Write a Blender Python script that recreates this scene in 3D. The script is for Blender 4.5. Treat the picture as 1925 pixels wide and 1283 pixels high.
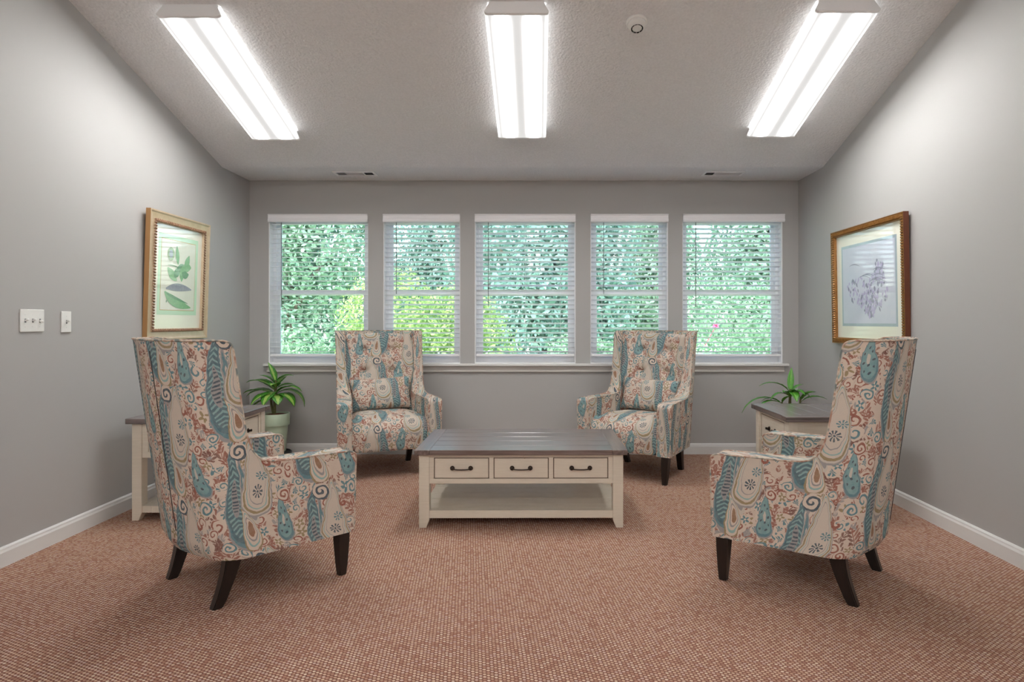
import bpy, bmesh, math, random
import numpy as np
from mathutils import Vector, Matrix, Euler
PI = math.pi
for o in list(bpy.data.objects):
    bpy.data.objects.remove(o)
S = bpy.context.scene
C = S.collection
random.seed(4)

# ------------------------------------------------------------------ camera, world, sun, exposure
F_PX, PX, PY, CAM_H = 1170.0, 1014.0, 606.0, 1.177
cam_data = bpy.data.cameras.new('camera')
cam_data.sensor_width = 36.0
cam_data.lens = F_PX / 1925 * 36.0
cam_data.shift_x = (962.5 - PX) / 1925
cam_data.shift_y = -(641.5 - PY) / 1925
cam_data.clip_end = 300
cam = bpy.data.objects.new('camera', cam_data)
C.objects.link(cam)
cam.location = (0, 0, CAM_H)
cam.rotation_euler = (PI / 2, 0, 0)
S.camera = cam

W = bpy.data.worlds.new('world')
S.world = W
W.use_nodes = True
wn = W.node_tree
wn.nodes.clear()
bg = wn.nodes.new('ShaderNodeBackground')
sky = wn.nodes.new('ShaderNodeTexSky')
sky.sky_type = 'NISHITA'
sky.sun_disc = False
sky.sun_elevation = math.radians(48)
sky.sun_rotation = math.radians(200)
sky.dust_density = 2.0
wo = wn.nodes.new('ShaderNodeOutputWorld')
wn.links.new(sky.outputs[0], bg.inputs[0])
wn.links.new(bg.outputs[0], wo.inputs[0])
bg.inputs[1].default_value = 0.74

sl = bpy.data.lights.new('sun', 'SUN')
sl.energy = 2.6
sl.angle = math.radians(3)
sl.color = (1.0, 0.97, 0.9)
so = bpy.data.objects.new('sun', sl)
C.objects.link(so)
so.rotation_euler = (math.radians(48), 0, math.radians(-18))   # shines away from the camera, over the roof, onto the garden

TUBE_POWER = 40.0
S.view_settings.view_transform = 'Standard'
S.view_settings.look = 'None'
S.view_settings.gamma = 1
S.view_settings.exposure = 0.86
S.view_settings.use_curve_mapping = False

# ------------------------------------------------------------------ node maths helper
class V:
    def __init__(s, t, sock): s.t = t; s.s = sock
    def _m(s, op, b=None, c=None):
        n = s.t.nodes.new('ShaderNodeMath'); n.operation = op
        for i, x in enumerate((s, b, c)):
            if x is None: continue
            if isinstance(x, V): s.t.links.new(x.s, n.inputs[i])
            else: n.inputs[i].default_value = x
        return V(s.t, n.outputs[0])
    def __add__(s, b): return s._m('ADD', b)
    __radd__ = __add__
    def __mul__(s, b): return s._m('MULTIPLY', b)
    __rmul__ = __mul__
    def __sub__(s, b): return s._m('SUBTRACT', b)
    def __rsub__(s, b): return (s * -1.0) + b
    def __truediv__(s, b): return s._m('DIVIDE', b)
    def frac(s): return s._m('FRACT')
    def floor(s): return s._m('FLOOR')
    def abs(s): return s._m('ABSOLUTE')
    def sqrt(s): return s._m('SQRT')
    def sin(s): return s._m('SINE')
    def cos(s): return s._m('COSINE')
    def atan2(s, b): return s._m('ARCTAN2', b)
    def lt(s, b): return s._m('LESS_THAN', b)
    def gt(s, b): return s._m('GREATER_THAN', b)
    def mx(s, b): return s._m('MAXIMUM', b)
    def mn(s, b): return s._m('MINIMUM', b)
    def exp(s): return s._m('EXPONENT')
    def band(s, a, b): return s.gt(a) * s.lt(b)

def lin(r, g, b):
    f = lambda c: (c / 255 / 12.92) if c / 255 <= 0.04045 else ((c / 255 + 0.055) / 1.055) ** 2.4
    return (f(r), f(g), f(b), 1.0)

class M:
    """A material under construction."""
    def __init__(s, name, col=(0.5, 0.5, 0.5, 1), rough=0.6, metal=0.0, spec=0.5):
        s.m = bpy.data.materials.new(name); s.m.use_nodes = True
        s.t = s.m.node_tree
        s.b = s.t.nodes['Principled BSDF']
        s.b.inputs['Base Color'].default_value = col
        s.b.inputs['Roughness'].default_value = rough
        s.b.inputs['Metallic'].default_value = metal
        s.b.inputs['Specular IOR Level'].default_value = spec
        s.m.diffuse_color = col
    def node(s, typ, **kw):
        n = s.t.nodes.new(typ)
        for k, v in kw.items(): setattr(n, k, v)
        return n
    def link(s, a, b): s.t.links.new(a.s if isinstance(a, V) else a, b)
    def coord(s, kind='Object', scale=None, rot=None):
        n = s.node('ShaderNodeTexCoord')
        out = n.outputs[kind]
        if scale is not None or rot is not None:
            mp = s.node('ShaderNodeMapping')
            s.link(out, mp.inputs[0])
            if scale is not None: mp.inputs['Scale'].default_value = scale
            if rot is not None: mp.inputs['Rotation'].default_value = rot
            out = mp.outputs[0]
        return out
    def noise(s, co, scale, detail=2, rough=0.5):
        n = s.node('ShaderNodeTexNoise'); s.link(co, n.inputs['Vector'])
        n.inputs['Scale'].default_value = scale; n.inputs['Detail'].default_value = detail
        n.inputs['Roughness'].default_value = rough
        return V(s.t, n.outputs[0])
    def mix(s, fac, a, b, blend='MIX'):
        n = s.node('ShaderNodeMix', data_type='RGBA', blend_type=blend)
        if isinstance(fac, V): s.link(fac, n.inputs[0])
        else: n.inputs[0].default_value = fac
        for i, x in ((6, a), (7, b)):
            if isinstance(x, (V,)) or hasattr(x, 'is_output'): s.link(x, n.inputs[i])
            else: n.inputs[i].default_value = x
        return n.outputs[2]
    def ramp(s, fac, stops):
        n = s.node('ShaderNodeValToRGB')
        s.link(fac, n.inputs[0])
        e = n.color_ramp.elements
        e[0].position, e[0].color = stops[0]
        e[1].position, e[1].color = stops[-1]
        for p, c in stops[1:-1]:
            q = e.new(p); q.color = c
        return n.outputs[0]
    def bump(s, h, strength=0.3, dist=0.002):
        n = s.node('ShaderNodeBump')
        n.inputs['Strength'].default_value = strength
        n.inputs['Distance'].default_value = dist
        s.link(h, n.inputs['Height'])
        s.link(n.outputs[0], s.b.inputs['Normal'])
    def base(s, sock): s.link(sock, s.b.inputs['Base Color'])

MAT = {}
# wall paint, one paint on every wall
k = M('grey_wall_paint', lin(176, 175, 173), 0.62, spec=0.35)
co = k.coord()
k.bump(k.noise(co, 160, 3), 0.12, 0.001)
MAT['wall'] = k.m
k = M('textured_ceiling_paint', lin(205, 203, 200), 0.9, spec=0.2)
co = k.coord()
v = k.node('ShaderNodeTexVoronoi', feature='SMOOTH_F1'); k.link(co, v.inputs['Vector']); v.inputs['Scale'].default_value = 75
h = k.noise(co, 55, 4, 0.7) * 1.2 + V(k.t, v.outputs[0])
k.base(k.mix(k.noise(co, 70, 3, 0.6), lin(216, 216, 216), lin(240, 240, 240)))
k.bump(h, 0.85, 0.005)
MAT['ceiling'] = k.m
k = M('white_trim_paint', lin(222, 222, 220), 0.35)
MAT['trim'] = k.m
k = M('white_vinyl', lin(246, 246, 248), 0.35)
MAT['vinyl'] = k.m
k = M('white_blind_slat', lin(248, 248, 250), 0.4)
MAT['slat'] = k.m
k = M('greige_paint', lin(200, 196, 190), 0.4)
MAT['apron'] = k.m

# carpet: loop pile in tan, rust and mauve
k = M('loop_pile_carpet', lin(165, 125, 100), 0.95, spec=0.1)
co = k.coord('Object', (1, 1, 0.0), (0, 0, math.radians(24)))
sep = k.node('ShaderNodeSeparateXYZ'); k.link(co, sep.inputs[0])
cx_, cy_ = V(k.t, sep.outputs[0]), V(k.t, sep.outputs[1])
wob = (k.noise(co, 30, 2) - 0.5) * 0.35
row = (cy_ / 0.0128 + wob).floor()
a_ = (cx_ / 0.0150 + row * 0.5 + wob).frac() - 0.5
b_ = (cy_ / 0.0128 + wob).frac() - 0.5
loop = 1.0 - (a_ * a_ * 3.6 + b_ * b_ * 3.6)
cell = k.node('ShaderNodeCombineXYZ')
k.link((cx_ / 0.0150 + row * 0.5 + wob).floor(), cell.inputs[0]); k.link(row, cell.inputs[1])
wnz = k.node('ShaderNodeTexWhiteNoise', noise_dimensions='2D'); k.link(cell.outputs[0], wnz.inputs['Vector'])
rc = k.ramp(V(k.t, wnz.outputs['Value']), [(0.0, lin(184, 138, 116)), (0.3, lin(212, 178, 150)), (0.62, lin(230, 204, 176)), (0.85, lin(216, 188, 174)), (1.0, lin(238, 220, 194))])
fine = k.noise(co, 420, 2)
rc2 = k.mix(fine * 0.35, rc, lin(170, 134, 118))
gap = (loop - 0.30) * 2.4
gap = gap.mx(0.0).mn(1.0)
k.base(k.mix(gap, lin(150, 104, 90), rc2))
k.bump(loop + fine * 0.35, 0.9, 0.005)
MAT['carpet'] = k.m

# paisley upholstery
def paisley_material():
    k = M('paisley_upholstery', lin(190, 175, 160), 0.85, spec=0.15)
    uv = k.coord('UV')
    sp = k.node('ShaderNodeSeparateXYZ'); k.link(uv, sp.inputs[0])
    u0, v0 = V(k.t, sp.outputs[0]), V(k.t, sp.outputs[1])
    def nz(scale, detail=2):
        n1 = k.node('ShaderNodeTexNoise'); k.link(uv, n1.inputs['Vector']); n1.inputs['Scale'].default_value = scale; n1.inputs['Detail'].default_value = detail
        ns = k.node('ShaderNodeSeparateXYZ'); k.link(n1.outputs['Color'], ns.inputs[0])
        return V(k.t, ns.outputs[0]) - 0.5, V(k.t, ns.outputs[1]) - 0.5
    wu, wv = nz(7)
    fu, fv = nz(60, 1)
    u = u0 + wu * 0.055 + fu * 0.006
    v = v0 + wv * 0.055 + fv * 0.006
    TW, TH = 0.31, 0.46
    col = (u / TW).floor()
    v2 = v + (col * 0.5).frac() * TH
    x = ((u / TW).frac() - 0.5) * TW
    y = ((v2 / TH).frac() - 0.5) * TH
    cream, rust, brown = lin(212, 196, 180), lin(146, 82, 66), lin(112, 64, 54)
    teal, dteal, aqua = lin(84, 130, 140), lin(54, 78, 92), lin(138, 178, 176)
    olive, grey, pale = lin(150, 132, 96), lin(148, 146, 146), lin(198, 190, 178)
    tone = k.noise(uv, 26, 3, 0.6)
    c = k.mix(tone, lin(200, 182, 166), lin(216, 200, 184))
    # fern sprigs
    for ang, off, sd, thr in ((0.30, 0.0, 0.0, 0.44), (-0.55, 0.021, 3.7, 0.47), (1.25, 0.01, 7.1, 0.53)):
        uu = u * math.cos(ang) + v * math.sin(ang) + wv * 0.04 + off
        vv = v * math.cos(ang) - u * math.sin(ang) + wu * 0.04
        st = (uu / 0.058)
        X = (st.frac() - 0.5).abs() * 0.058
        s_ = ((vv - X * 1.0) / 0.0185 + st.floor() * 0.37).frac() - 0.5
        q3 = (X - 0.0105) / 0.0092
        wid = 0.40 * (1.0 - q3 * q3)
        leaf = s_.abs().lt(wid)
        stem = X.lt(0.0015)
        cmb = k.node('ShaderNodeCombineXYZ'); k.link(uu, cmb.inputs[0]); k.link(vv, cmb.inputs[1]); cmb.inputs[2].default_value = sd
        msk = k.noise(cmb.outputs[0], 10, 1)
        m = leaf.mx(stem) * msk.gt(thr)
        tint = k.mix(k.noise(uv, 12, 1).gt(0.55), rust, brown)
        tint = k.mix(k.noise(uv, 17, 1).gt(0.62), tint, grey)
        c = k.mix(m * (tone * 0.5 + 0.6).mn(1.0), c, tint)
    # flowers and scrolls scattered on cells
    for sc, rr, seed in ((13.0, 1.15, 0.0), (21.0, 0.80, 5.0)):
        cmb = k.node('ShaderNodeCombineXYZ'); k.link(u + seed, cmb.inputs[0]); k.link(v, cmb.inputs[1])
        vo = k.node('ShaderNodeTexVoronoi', voronoi_dimensions='2D', feature='F1'); k.link(cmb.outputs[0], vo.inputs['Vector'])
        vo.inputs['Scale'].default_value = sc; vo.inputs['Randomness'].default_value = 0.85
        ps = k.node('ShaderNodeSeparateXYZ'); k.link(vo.outputs['Position'], ps.inputs[0])
        dx = (u + seed) - V(k.t, ps.outputs[0]); dy = v - V(k.t, ps.outputs[1])
        r = (dx * dx + dy * dy).sqrt()
        cs = k.node('ShaderNodeSeparateXYZ'); k.link(vo.outputs['Color'], cs.inputs[0])
        q, q2 = V(k.t, cs.outputs[0]), V(k.t, cs.outputs[1])
        th = dy.atan2(dx) + q2 * 6.28
        spiral = (th / (2 * PI) + r / (0.020 * rr)).frac().lt(0.34) * r.lt(0.025 * rr) * r.gt(0.003)
        c = k.mix(r.lt(0.027 * rr) * q.lt(0.62), c, cream)
        c = k.mix(spiral * q.lt(0.15), c, rust)
        c = k.mix(spiral * q.band(0.15, 0.24), c, teal)
        pet = r.lt(((th * 5.0).cos() * 0.34 + 0.66) * (0.024 * rr))
        c = k.mix(pet * q.band(0.24, 0.34), c, teal)
        c = k.mix(pet * q.band(0.34, 0.43), c, olive)
        tulip = (th.cos() * r).abs().lt(((th.sin() * r) + 0.016) * 0.55) * r.lt(0.020 * rr) * (th * 7.0).cos().gt(-0.45)
        c = k.mix(tulip * q.band(0.43, 0.55), c, teal)
        c = k.mix(tulip * q.band(0.55, 0.62), c, rust)
        c = k.mix(r.lt(0.0045) * q.band(0.24, 0.43), c, cream)
    # big paisley drops
    def drop(px, py, ang, L, Wd, bend):
        X = x - px; Y = y - py
        a = X * math.cos(ang) + Y * math.sin(ang)
        b = Y * math.cos(ang) - X * math.sin(ang)
        t = b / L
        a = a - (t + 1.0) * (t + 1.0) * (bend * L)
        w = (1.0 - t * 0.66) * Wd
        e = a / w
        return (e * e + t * t).sqrt(), e, t
    def rosette(c, X0, Y0, R, colr, n=9.0):
        X = x - X0; Y = y - Y0
        r = (X * X + Y * Y).sqrt(); th = Y.atan2(X)
        m = r.band(R * 0.32, R) * (th * n).cos().gt(0.0)
        c = k.mix(r.lt(R * 0.2), c, colr)
        return k.mix(m, c, colr)
    # long feathered plume
    g, e, t = drop(-0.100, 0.000, 0.20, 0.205, 0.036, 0.11)
    c = k.mix(g.lt(1.14), c, grey); c = k.mix(g.lt(1.06), c, teal); c = k.mix(g.lt(0.98), c, k.mix(tone, dteal, teal))
    hatch = (t * 62.0 + e.abs() * 7.0).sin().gt(0.25)
    c = k.mix(g.lt(0.86) * hatch * 0.75, c, aqua)
    c = k.mix(g.lt(0.42), c, grey)
    c = k.mix(g.lt(0.36) * (t * 80.0).sin().gt(0.1), c, dteal)
    # second slim plume alongside
    g, e, t = drop(-0.050, 0.030, 0.34, 0.150, 0.017, 0.12)
    c = k.mix(g.lt(1.12), c, pale); c = k.mix(g.lt(1.0), c, grey); c = k.mix(g.lt(0.7), c, teal); c = k.mix(g.lt(0.35), c, pale)
    # pale drop with rosettes
    g, e, t = drop(0.050, 0.065, -0.42, 0.150, 0.050, -0.17)
    c = k.mix(g.lt(1.15), c, grey); c = k.mix(g.lt(1.09), c, pale); c = k.mix(g.lt(1.03), c, olive); c = k.mix(g.lt(0.95), c, k.mix(tone, pale, cream))
    c = k.mix(g.band(0.84, 0.88), c, aqua)
    c = k.mix(g.band(0.70, 0.73), c, grey)
    c = rosette(c, 0.022, 0.012, 0.024, dteal)
    c = rosette(c, 0.046, 0.070, 0.021, teal, 8.0)
    X = x - 0.078; Y = y - 0.128
    r = (X * X + Y * Y).sqrt()
    c = k.mix((Y.atan2(X) / (2 * PI) + r / 0.028).frac().lt(0.4) * r.lt(0.020), c, rust)
    # aqua spotted drop
    g, e, t = drop(0.085, -0.130, 0.5, 0.088, 0.026, 0.2)
    c = k.mix(g.lt(1.16), c, grey); c = k.mix(g.lt(1.08), c, teal); c = k.mix(g.lt(0.94), c, k.mix(tone, aqua, teal))
    spots = ((t * 16.0).sin() * (e * 5.0).cos()).gt(0.6)
    c = k.mix(g.lt(0.8) * spots, c, dteal)
    c = k.mix(g.lt(0.25), c, pale)
    # small rust-cored drop
    g, e, t = drop(-0.010, -0.150, -0.3, 0.078, 0.030, -0.22)
    c = k.mix(g.lt(1.15), c, olive); c = k.mix(g.lt(1.04), c, cream)
    c = k.mix(g.band(0.80, 0.90), c, aqua); c = k.mix(g.band(0.55, 0.66), c, grey); c = k.mix(g.lt(0.4), c, k.mix(tone, rust, olive))
    # curled hooks
    for hx, hy, R, sg, colr in ((-0.028, 0.190, 0.036, 1.0, dteal), (0.122, 0.190, 0.028, -1.0, teal), (0.122, -0.020, 0.026, 1.0, rust), (-0.118, -0.205, 0.024, -1.0, teal)):
        X = x - hx; Y = y - hy
        r = (X * X + Y * Y).sqrt(); th = Y.atan2(X) * sg
        ph = (th / (2 * PI) + r / (R * 0.62)).frac()
        c = k.mix(r.lt(R), c, cream)
        c = k.mix(ph.lt(0.44) * r.lt(R) * r.gt(R * 0.08), c, colr)
    # worn watercolour softness and woven grain
    c = k.mix((k.noise(uv, 45, 3, 0.7) - 0.32).mx(0.0) * 0.45, c, lin(206, 194, 180))
    weave = (u0 * 2600.0).sin() * (v0 * 2600.0).sin()
    c = k.mix(k.noise(uv, 260, 2) * 0.22, c, lin(150, 138, 130))
    k.base(c)
    k.bump(weave + k.noise(uv, 60, 2), 0.15, 0.001)
    return k.m
MAT['paisley'] = paisley_material()
k = M('welt_cord', lin(112, 120, 118), 0.8, spec=0.2)
co = k.coord('Object'); k.base(k.ramp(k.noise(co, 28, 1), [(0.36, lin(120, 128, 126)), (0.5, lin(206, 190, 172)), (0.64, lin(164, 128, 112))]))
MAT['piping'] = k.m
k = M('seam_thread', lin(58, 52, 52), 0.8)
MAT['seam'] = k.m
k = M('espresso_leg', lin(40, 28, 24), 0.35)
co = k.coord('Object', (30, 30, 4)); k.base(k.mix(k.noise(co, 3, 3), lin(20, 14, 12), lin(36, 27, 23)))
MAT['leg'] = k.m

# distressed cream paint
k = M('distressed_cream_paint', lin(214, 204, 186), 0.42)
co = k.coord('Object', (1, 1, 1))
n = k.noise(k.coord('Object', (3, 3, 45)), 3, 4, 0.6)
c = k.mix(n, lin(206, 196, 178), lin(226, 217, 201))
wear = k.noise(co, 26, 5, 0.75).gt(0.70)
c = k.mix(wear * 0.55, c, lin(142, 122, 100))
k.base(c)
k.b.inputs['Coat Weight'].default_value = 0.6
k.b.inputs['Coat Roughness'].default_value = 0.22
k.bump(n, 0.1, 0.001)
MAT['cream'] = k.m
k = M('antique_glaze_line', lin(104, 84, 64), 0.7)
MAT['glaze'] = k.m
def plank(name, ax):
    k = M(name, lin(88, 74, 72), 0.30)
    sc = (1.2, 26, 26) if ax == 0 else (26, 1.2, 26)
    n = k.noise(k.coord('Object', sc), 2.2, 6, 0.65)
    c = k.ramp(n, [(0.28, lin(62, 50, 48)), (0.5, lin(98, 84, 80)), (0.72, lin(128, 114, 110))])
    k.base(c)
    r = n * 0.2 + 0.22
    k.link(r, k.b.inputs['Roughness'])
    k.b.inputs['Coat Weight'].default_value = 1.0
    k.b.inputs['Coat Roughness'].default_value = 0.17
    k.b.inputs['Coat IOR'].default_value = 1.9
    k.bump(n, 0.2, 0.0015)
    return k.m
MAT['plank_x'] = plank('dark_plank_wood_lengthwise', 0)
MAT['plank_y'] = plank('dark_plank_wood_crosswise', 1)
k = M('dark_bronze_hardware', lin(52, 42, 36), 0.35, 0.85); MAT['bronze'] = k.m
k = M('green_glazed_pot', lin(170, 188, 164), 0.35)
k.base(k.mix(k.noise(k.coord(), 9, 3), lin(176, 194, 168), lin(192, 208, 184))); MAT['pot'] = k.m
k = M('potting_soil', lin(110, 62, 44), 0.95)
n = k.noise(k.coord(), 90, 4); k.base(k.mix(n, lin(70, 40, 28), lin(150, 84, 58))); k.bump(n, 0.8, 0.01); MAT['soil'] = k.m
k = M('black_plastic', lin(26, 26, 26), 0.35); MAT['black'] = k.m
def leaf_mat(name, a, b, stripe, sw=0.22):
    k = M(name, a, 0.32)
    sp = k.node('ShaderNodeSeparateXYZ'); k.link(k.coord('UV'), sp.inputs[0])
    U, Vv = V(k.t, sp.outputs[0]), V(k.t, sp.outputs[1])
    n = k.noise(k.coord('Object'), 30, 3)
    mid = ((U - 0.5).abs() + (n - 0.5) * 0.3).lt(sw)
    vein = ((Vv * 60.0 - (U - 0.5).abs() * 30.0).sin()).gt(0.6)
    c = k.mix(n, a, b)
    c = k.mix(mid * 0.75, c, stripe)
    c = k.mix(vein * 0.18, c, stripe)
    k.base(c)
    k.b.inputs['Subsurface Weight'].default_value = 0.0
    return k.m
MAT['leaf_varieg'] = leaf_mat('variegated_leaf', lin(44, 118, 34), lin(70, 150, 44), lin(182, 212, 110), 0.17)
MAT['leaf_plain'] = leaf_mat('glossy_green_leaf', lin(48, 112, 30), lin(84, 150, 44), lin(128, 184, 78), 0.06)
k = M('plant_stem', lin(92, 96, 52), 0.6); k.base(k.mix(k.noise(k.coord('Object', (20, 20, 120)), 1, 2), lin(78, 72, 46), lin(120, 124, 70))); MAT['stem'] = k.m

# light diffuser: the two tubes glow brightest along their length
k = M('ribbed_light_diffuser', lin(140, 140, 138), 0.5, spec=0.2)
sp = k.node('ShaderNodeSeparateXYZ'); k.link(k.coord('UV'), sp.inputs[0])
U, Vv = V(k.t, sp.outputs[0]), V(k.t, sp.outputs[1])
d1 = (U - 0.26) / 0.072; d2 = (U - 0.74) / 0.072
gl = (d1 * d1 * -1.0).exp() + (d2 * d2 * -1.0).exp()
end = ((0.5 - (Vv - 0.5).abs()) * 14.0).mn(1.0).mx(0.0)
side = (((U - 0.5).abs() - 0.435) * 40.0).mn(1.0).mx(0.0)
st = gl * end * TUBE_POWER + side * end * (TUBE_POWER * 0.016) + 0.36
k.b.inputs['Emission Color'].default_value = (1.0, 0.99, 0.98, 1)
k.link(st, k.b.inputs['Emission Strength'])
MAT['diffuser'] = k.m
k = M('white_enamel_metal', lin(244, 244, 244), 0.4); MAT['enamel'] = k.m
k = M('white_plastic', lin(232, 232, 228), 0.35); MAT['plastic'] = k.m
k = M('dark_gap', lin(38, 38, 38), 0.9); MAT['gap'] = k.m
k = M('grey_screen', lin(120, 122, 124), 0.8); MAT['greygap'] = k.m

# glass pane that passes the view and mirrors a little
m = bpy.data.materials.new('window_glass'); m.use_nodes = True
t = m.node_tree; t.nodes.clear()
tr = t.nodes.new('ShaderNodeBsdfTransparent'); tr.inputs[0].default_value = (0.93, 0.97, 0.96, 1)
gs = t.nodes.new('ShaderNodeBsdfGlossy'); gs.inputs['Roughness'].default_value = 0.02
fr = t.nodes.new('ShaderNodeFresnel'); fr.inputs[0].default_value = 1.35
mx = t.nodes.new('ShaderNodeMixShader'); oo = t.nodes.new('ShaderNodeOutputMaterial')
t.links.new(fr.outputs[0], mx.inputs[0]); t.links.new(tr.outputs[0], mx.inputs[1]); t.links.new(gs.outputs[0], mx.inputs[2]); t.links.new(mx.outputs[0], oo.inputs[0])
MAT['glass'] = m

# ------------------------------------------------------------------ mesh helpers
def setp(o, **kw):
    for a, b in kw.items():
        if b is not None: o[a] = b
    return o
def link_mesh(name, me, mats, parent=None, smooth=False, angle=None):
    o = bpy.data.objects.new(name, me)
    C.objects.link(o)
    for mm in (mats if isinstance(mats, (list, tuple)) else [mats]):
        me.materials.append(MAT[mm] if isinstance(mm, str) else mm)
    if smooth:
        me.polygons.foreach_set('use_smooth', [True] * len(me.polygons))
        if angle is not None: me.set_sharp_from_angle(angle=math.radians(angle))
    if parent is not None: o.parent = parent
    return o
def obj(name, bm, mats, parent=None, smooth=False, angle=35):
    me = bpy.data.meshes.new(name)
    bmesh.ops.recalc_face_normals(bm, faces=bm.faces)
    bm.to_mesh(me); bm.free()
    return link_mesh(name, me, mats, parent, smooth, angle)
def BM(): return bmesh.new()
def box(bm, x0, x1, y0, y1, z0, z1, bev=0.0, mi=0, mtx=None, seg=2):
    vs = [bm.verts.new(p) for p in ((x0, y0, z0), (x1, y0, z0), (x1, y1, z0), (x0, y1, z0), (x0, y0, z1), (x1, y0, z1), (x1, y1, z1), (x0, y1, z1))]
    fs = [bm.faces.new([vs[i] for i in q]) for q in ((0, 3, 2, 1), (4, 5, 6, 7), (0, 1, 5, 4), (1, 2, 6, 5), (2, 3, 7, 6), (3, 0, 4, 7))]
    for f in fs: f.material_index = mi
    if bev > 0:
        es = list({e for f in fs for e in f.edges})
        r = bmesh.ops.bevel(bm, geom=es, offset=bev, segments=seg, affect='EDGES', profile=0.5)
        vs = list({v for f in r['faces'] for v in f.verts} | {v for v in vs if v.is_valid})
        for f in r['faces']: f.material_index = mi
    if mtx is not None:
        for v_ in vs: v_.co = mtx @ v_.co
    return vs
def tube(bm, pts, r, n=8, mi=0, cap=True, flat=1.0):
    pts = [Vector(p) for p in pts]
    rr = r if isinstance(r, (list, tuple)) else [r] * len(pts)
    rings = []
    prev = None
    for i, p in enumerate(pts):
        d = (pts[min(i + 1, len(pts) - 1)] - pts[max(i - 1, 0)]).normalized()
        if prev is None:
            a = Vector((0, 0, 1)) if abs(d.z) < 0.9 else Vector((1, 0, 0))
            s1 = d.cross(a).normalized()
        else:
            s1 = (prev - d * prev.dot(d)).normalized()
        prev = s1
        s2 = d.cross(s1)
        rings.append([bm.verts.new(p + (s1 * math.cos(q) + s2 * math.sin(q) * flat) * rr[i]) for q in [2 * PI * j / n for j in range(n)]])
    for a, b in zip(rings, rings[1:]):
        for j in range(n):
            f = bm.faces.new((a[j], a[(j + 1) % n], b[(j + 1) % n], b[j])); f.material_index = mi
    if cap:
        for rg in (rings[0], rings[-1]):
            f = bm.faces.new(rg); f.material_index = mi
def lathe(bm, prof, n=32, mi=0, cx=0, cy=0):
    rings = []
    for r, z in prof:
        if r < 1e-5: rings.append([bm.verts.new((cx, cy, z))])
        else: rings.append([bm.verts.new((cx + r * math.cos(2 * PI * j / n), cy + r * math.sin(2 * PI * j / n), z)) for j in range(n)])
    for a, b in zip(rings, rings[1:]):
        for j in range(n):
            q = [a[j % len(a)], a[(j + 1) % len(a)], b[(j + 1) % len(b)], b[j % len(b)]]
            q = list(dict.fromkeys(q))
            if len(q) > 2:
                f = bm.faces.new(q); f.material_index = mi
def quad(bm, pts, mi=0):
    f = bm.faces.new([bm.verts.new(p) for p in pts]); f.material_index = mi
    return f
def empty(name, loc=(0, 0, 0), rz=0, label=None, cat=None, group=None):
    o = bpy.data.objects.new(name, None); C.objects.link(o)
    o.empty_display_size = 0.1
    o.location = loc; o.rotation_euler = (0, 0, rz)
    return setp(o, label=label, category=cat, group=group)
def copy_tree(o, parent=None):
    c = o.copy(); C.objects.link(c)
    if parent is not None: c.parent = parent
    for ch in list(o.children): copy_tree(ch, c)
    return c
def structure(name, bm, mats, smooth=False, label=None):
    o = obj(name, bm, mats, None, smooth); o['kind'] = 'structure'
    if label: o['label'] = label
    return o

# ------------------------------------------------------------------ room shell
XL, XR, YB, YF = -2.585, 2.31, 5.55, -3.2
HC = 2.44             # flat ceiling strip by the windows
YC = 5.07             # where the slope starts
SL = 0.307
YR = 1.2              # ridge
ZR = HC + (YC - YR) * SL
pw = lambda px: (px - 1014.0) * YB / F_PX
pz = lambda py: CAM_H + (606.0 - py) * YB / F_PX
SILL = 0.808
WTOP = 2.135
WIN = [(pw(505), pw(692)), (pw(720.5), pw(865)), (pw(892.5), pw(1082)), (pw(1110), pw(1256)), (pw(1283), pw(1471))]
TH = 0.15

bm = BM(); box(bm, XL - TH, XR + TH, YF - TH, YB + TH, -0.12, 0); structure('floor', bm, 'carpet', label='tan and rust loop-pile carpet')
bm = BM()
box(bm, XL - TH, XR + TH, YB, YB + TH, 0, SILL)
box(bm, XL - TH, XR + TH, YB, YB + TH, WTOP, HC + 0.1)
edges = [XL - TH] + [e for w in WIN for e in w] + [XR + TH]
for i in range(0, len(edges), 2):
    box(bm, edges[i], edges[i + 1], YB, YB + TH, SILL, WTOP)
structure('wall_back', bm, 'wall', label='grey wall holding the five windows')
def side_wall(name, x0, x1):
    bm = BM()
    prof = [(YF - TH, -0.0), (YB, 0.0), (YB, HC), (YC, HC), (YR, ZR), (YF - TH, ZR - (YR - YF) * SL)]
    a = [bm.verts.new((x0, y, z)) for y, z in prof]; b = [bm.verts.new((x1, y, z)) for y, z in prof]
    bm.faces.new(a); bm.faces.new(b[::-1])
    for i in range(len(prof)):
        j = (i + 1) % len(prof); bm.faces.new((a[i], a[j], b[j], b[i]))
    return structure(name, bm, 'wall')
side_wall('wall_left', XL - TH, XL); side_wall('wall_right', XR, XR + TH)
bm = BM(); box(bm, XL - TH, XR + TH, YF - TH, YF, 0, ZR); structure('wall_front', bm, 'wall')
bm = BM()
prof = [(YB + TH, HC), (YC, HC), (YR, ZR), (YF - TH, ZR - (YR - YF) * SL)]
T2 = 0.15
a = []
for x in (XL - TH, XR + TH):
    a.append([bm.verts.new((x, y, z)) for y, z in prof] + [bm.verts.new((x, y, z + T2)) for y, z in prof[::-1]])
for i in range(8):
    j = (i + 1) % 8; bm.faces.new((a[0][i], a[0][j], a[1][j], a[1][i]))
bm.faces.new(a[0]); bm.faces.new(a[1][::-1])
structure('ceiling', bm, 'ceiling', label='white textured ceiling sloping up from the window wall')
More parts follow.
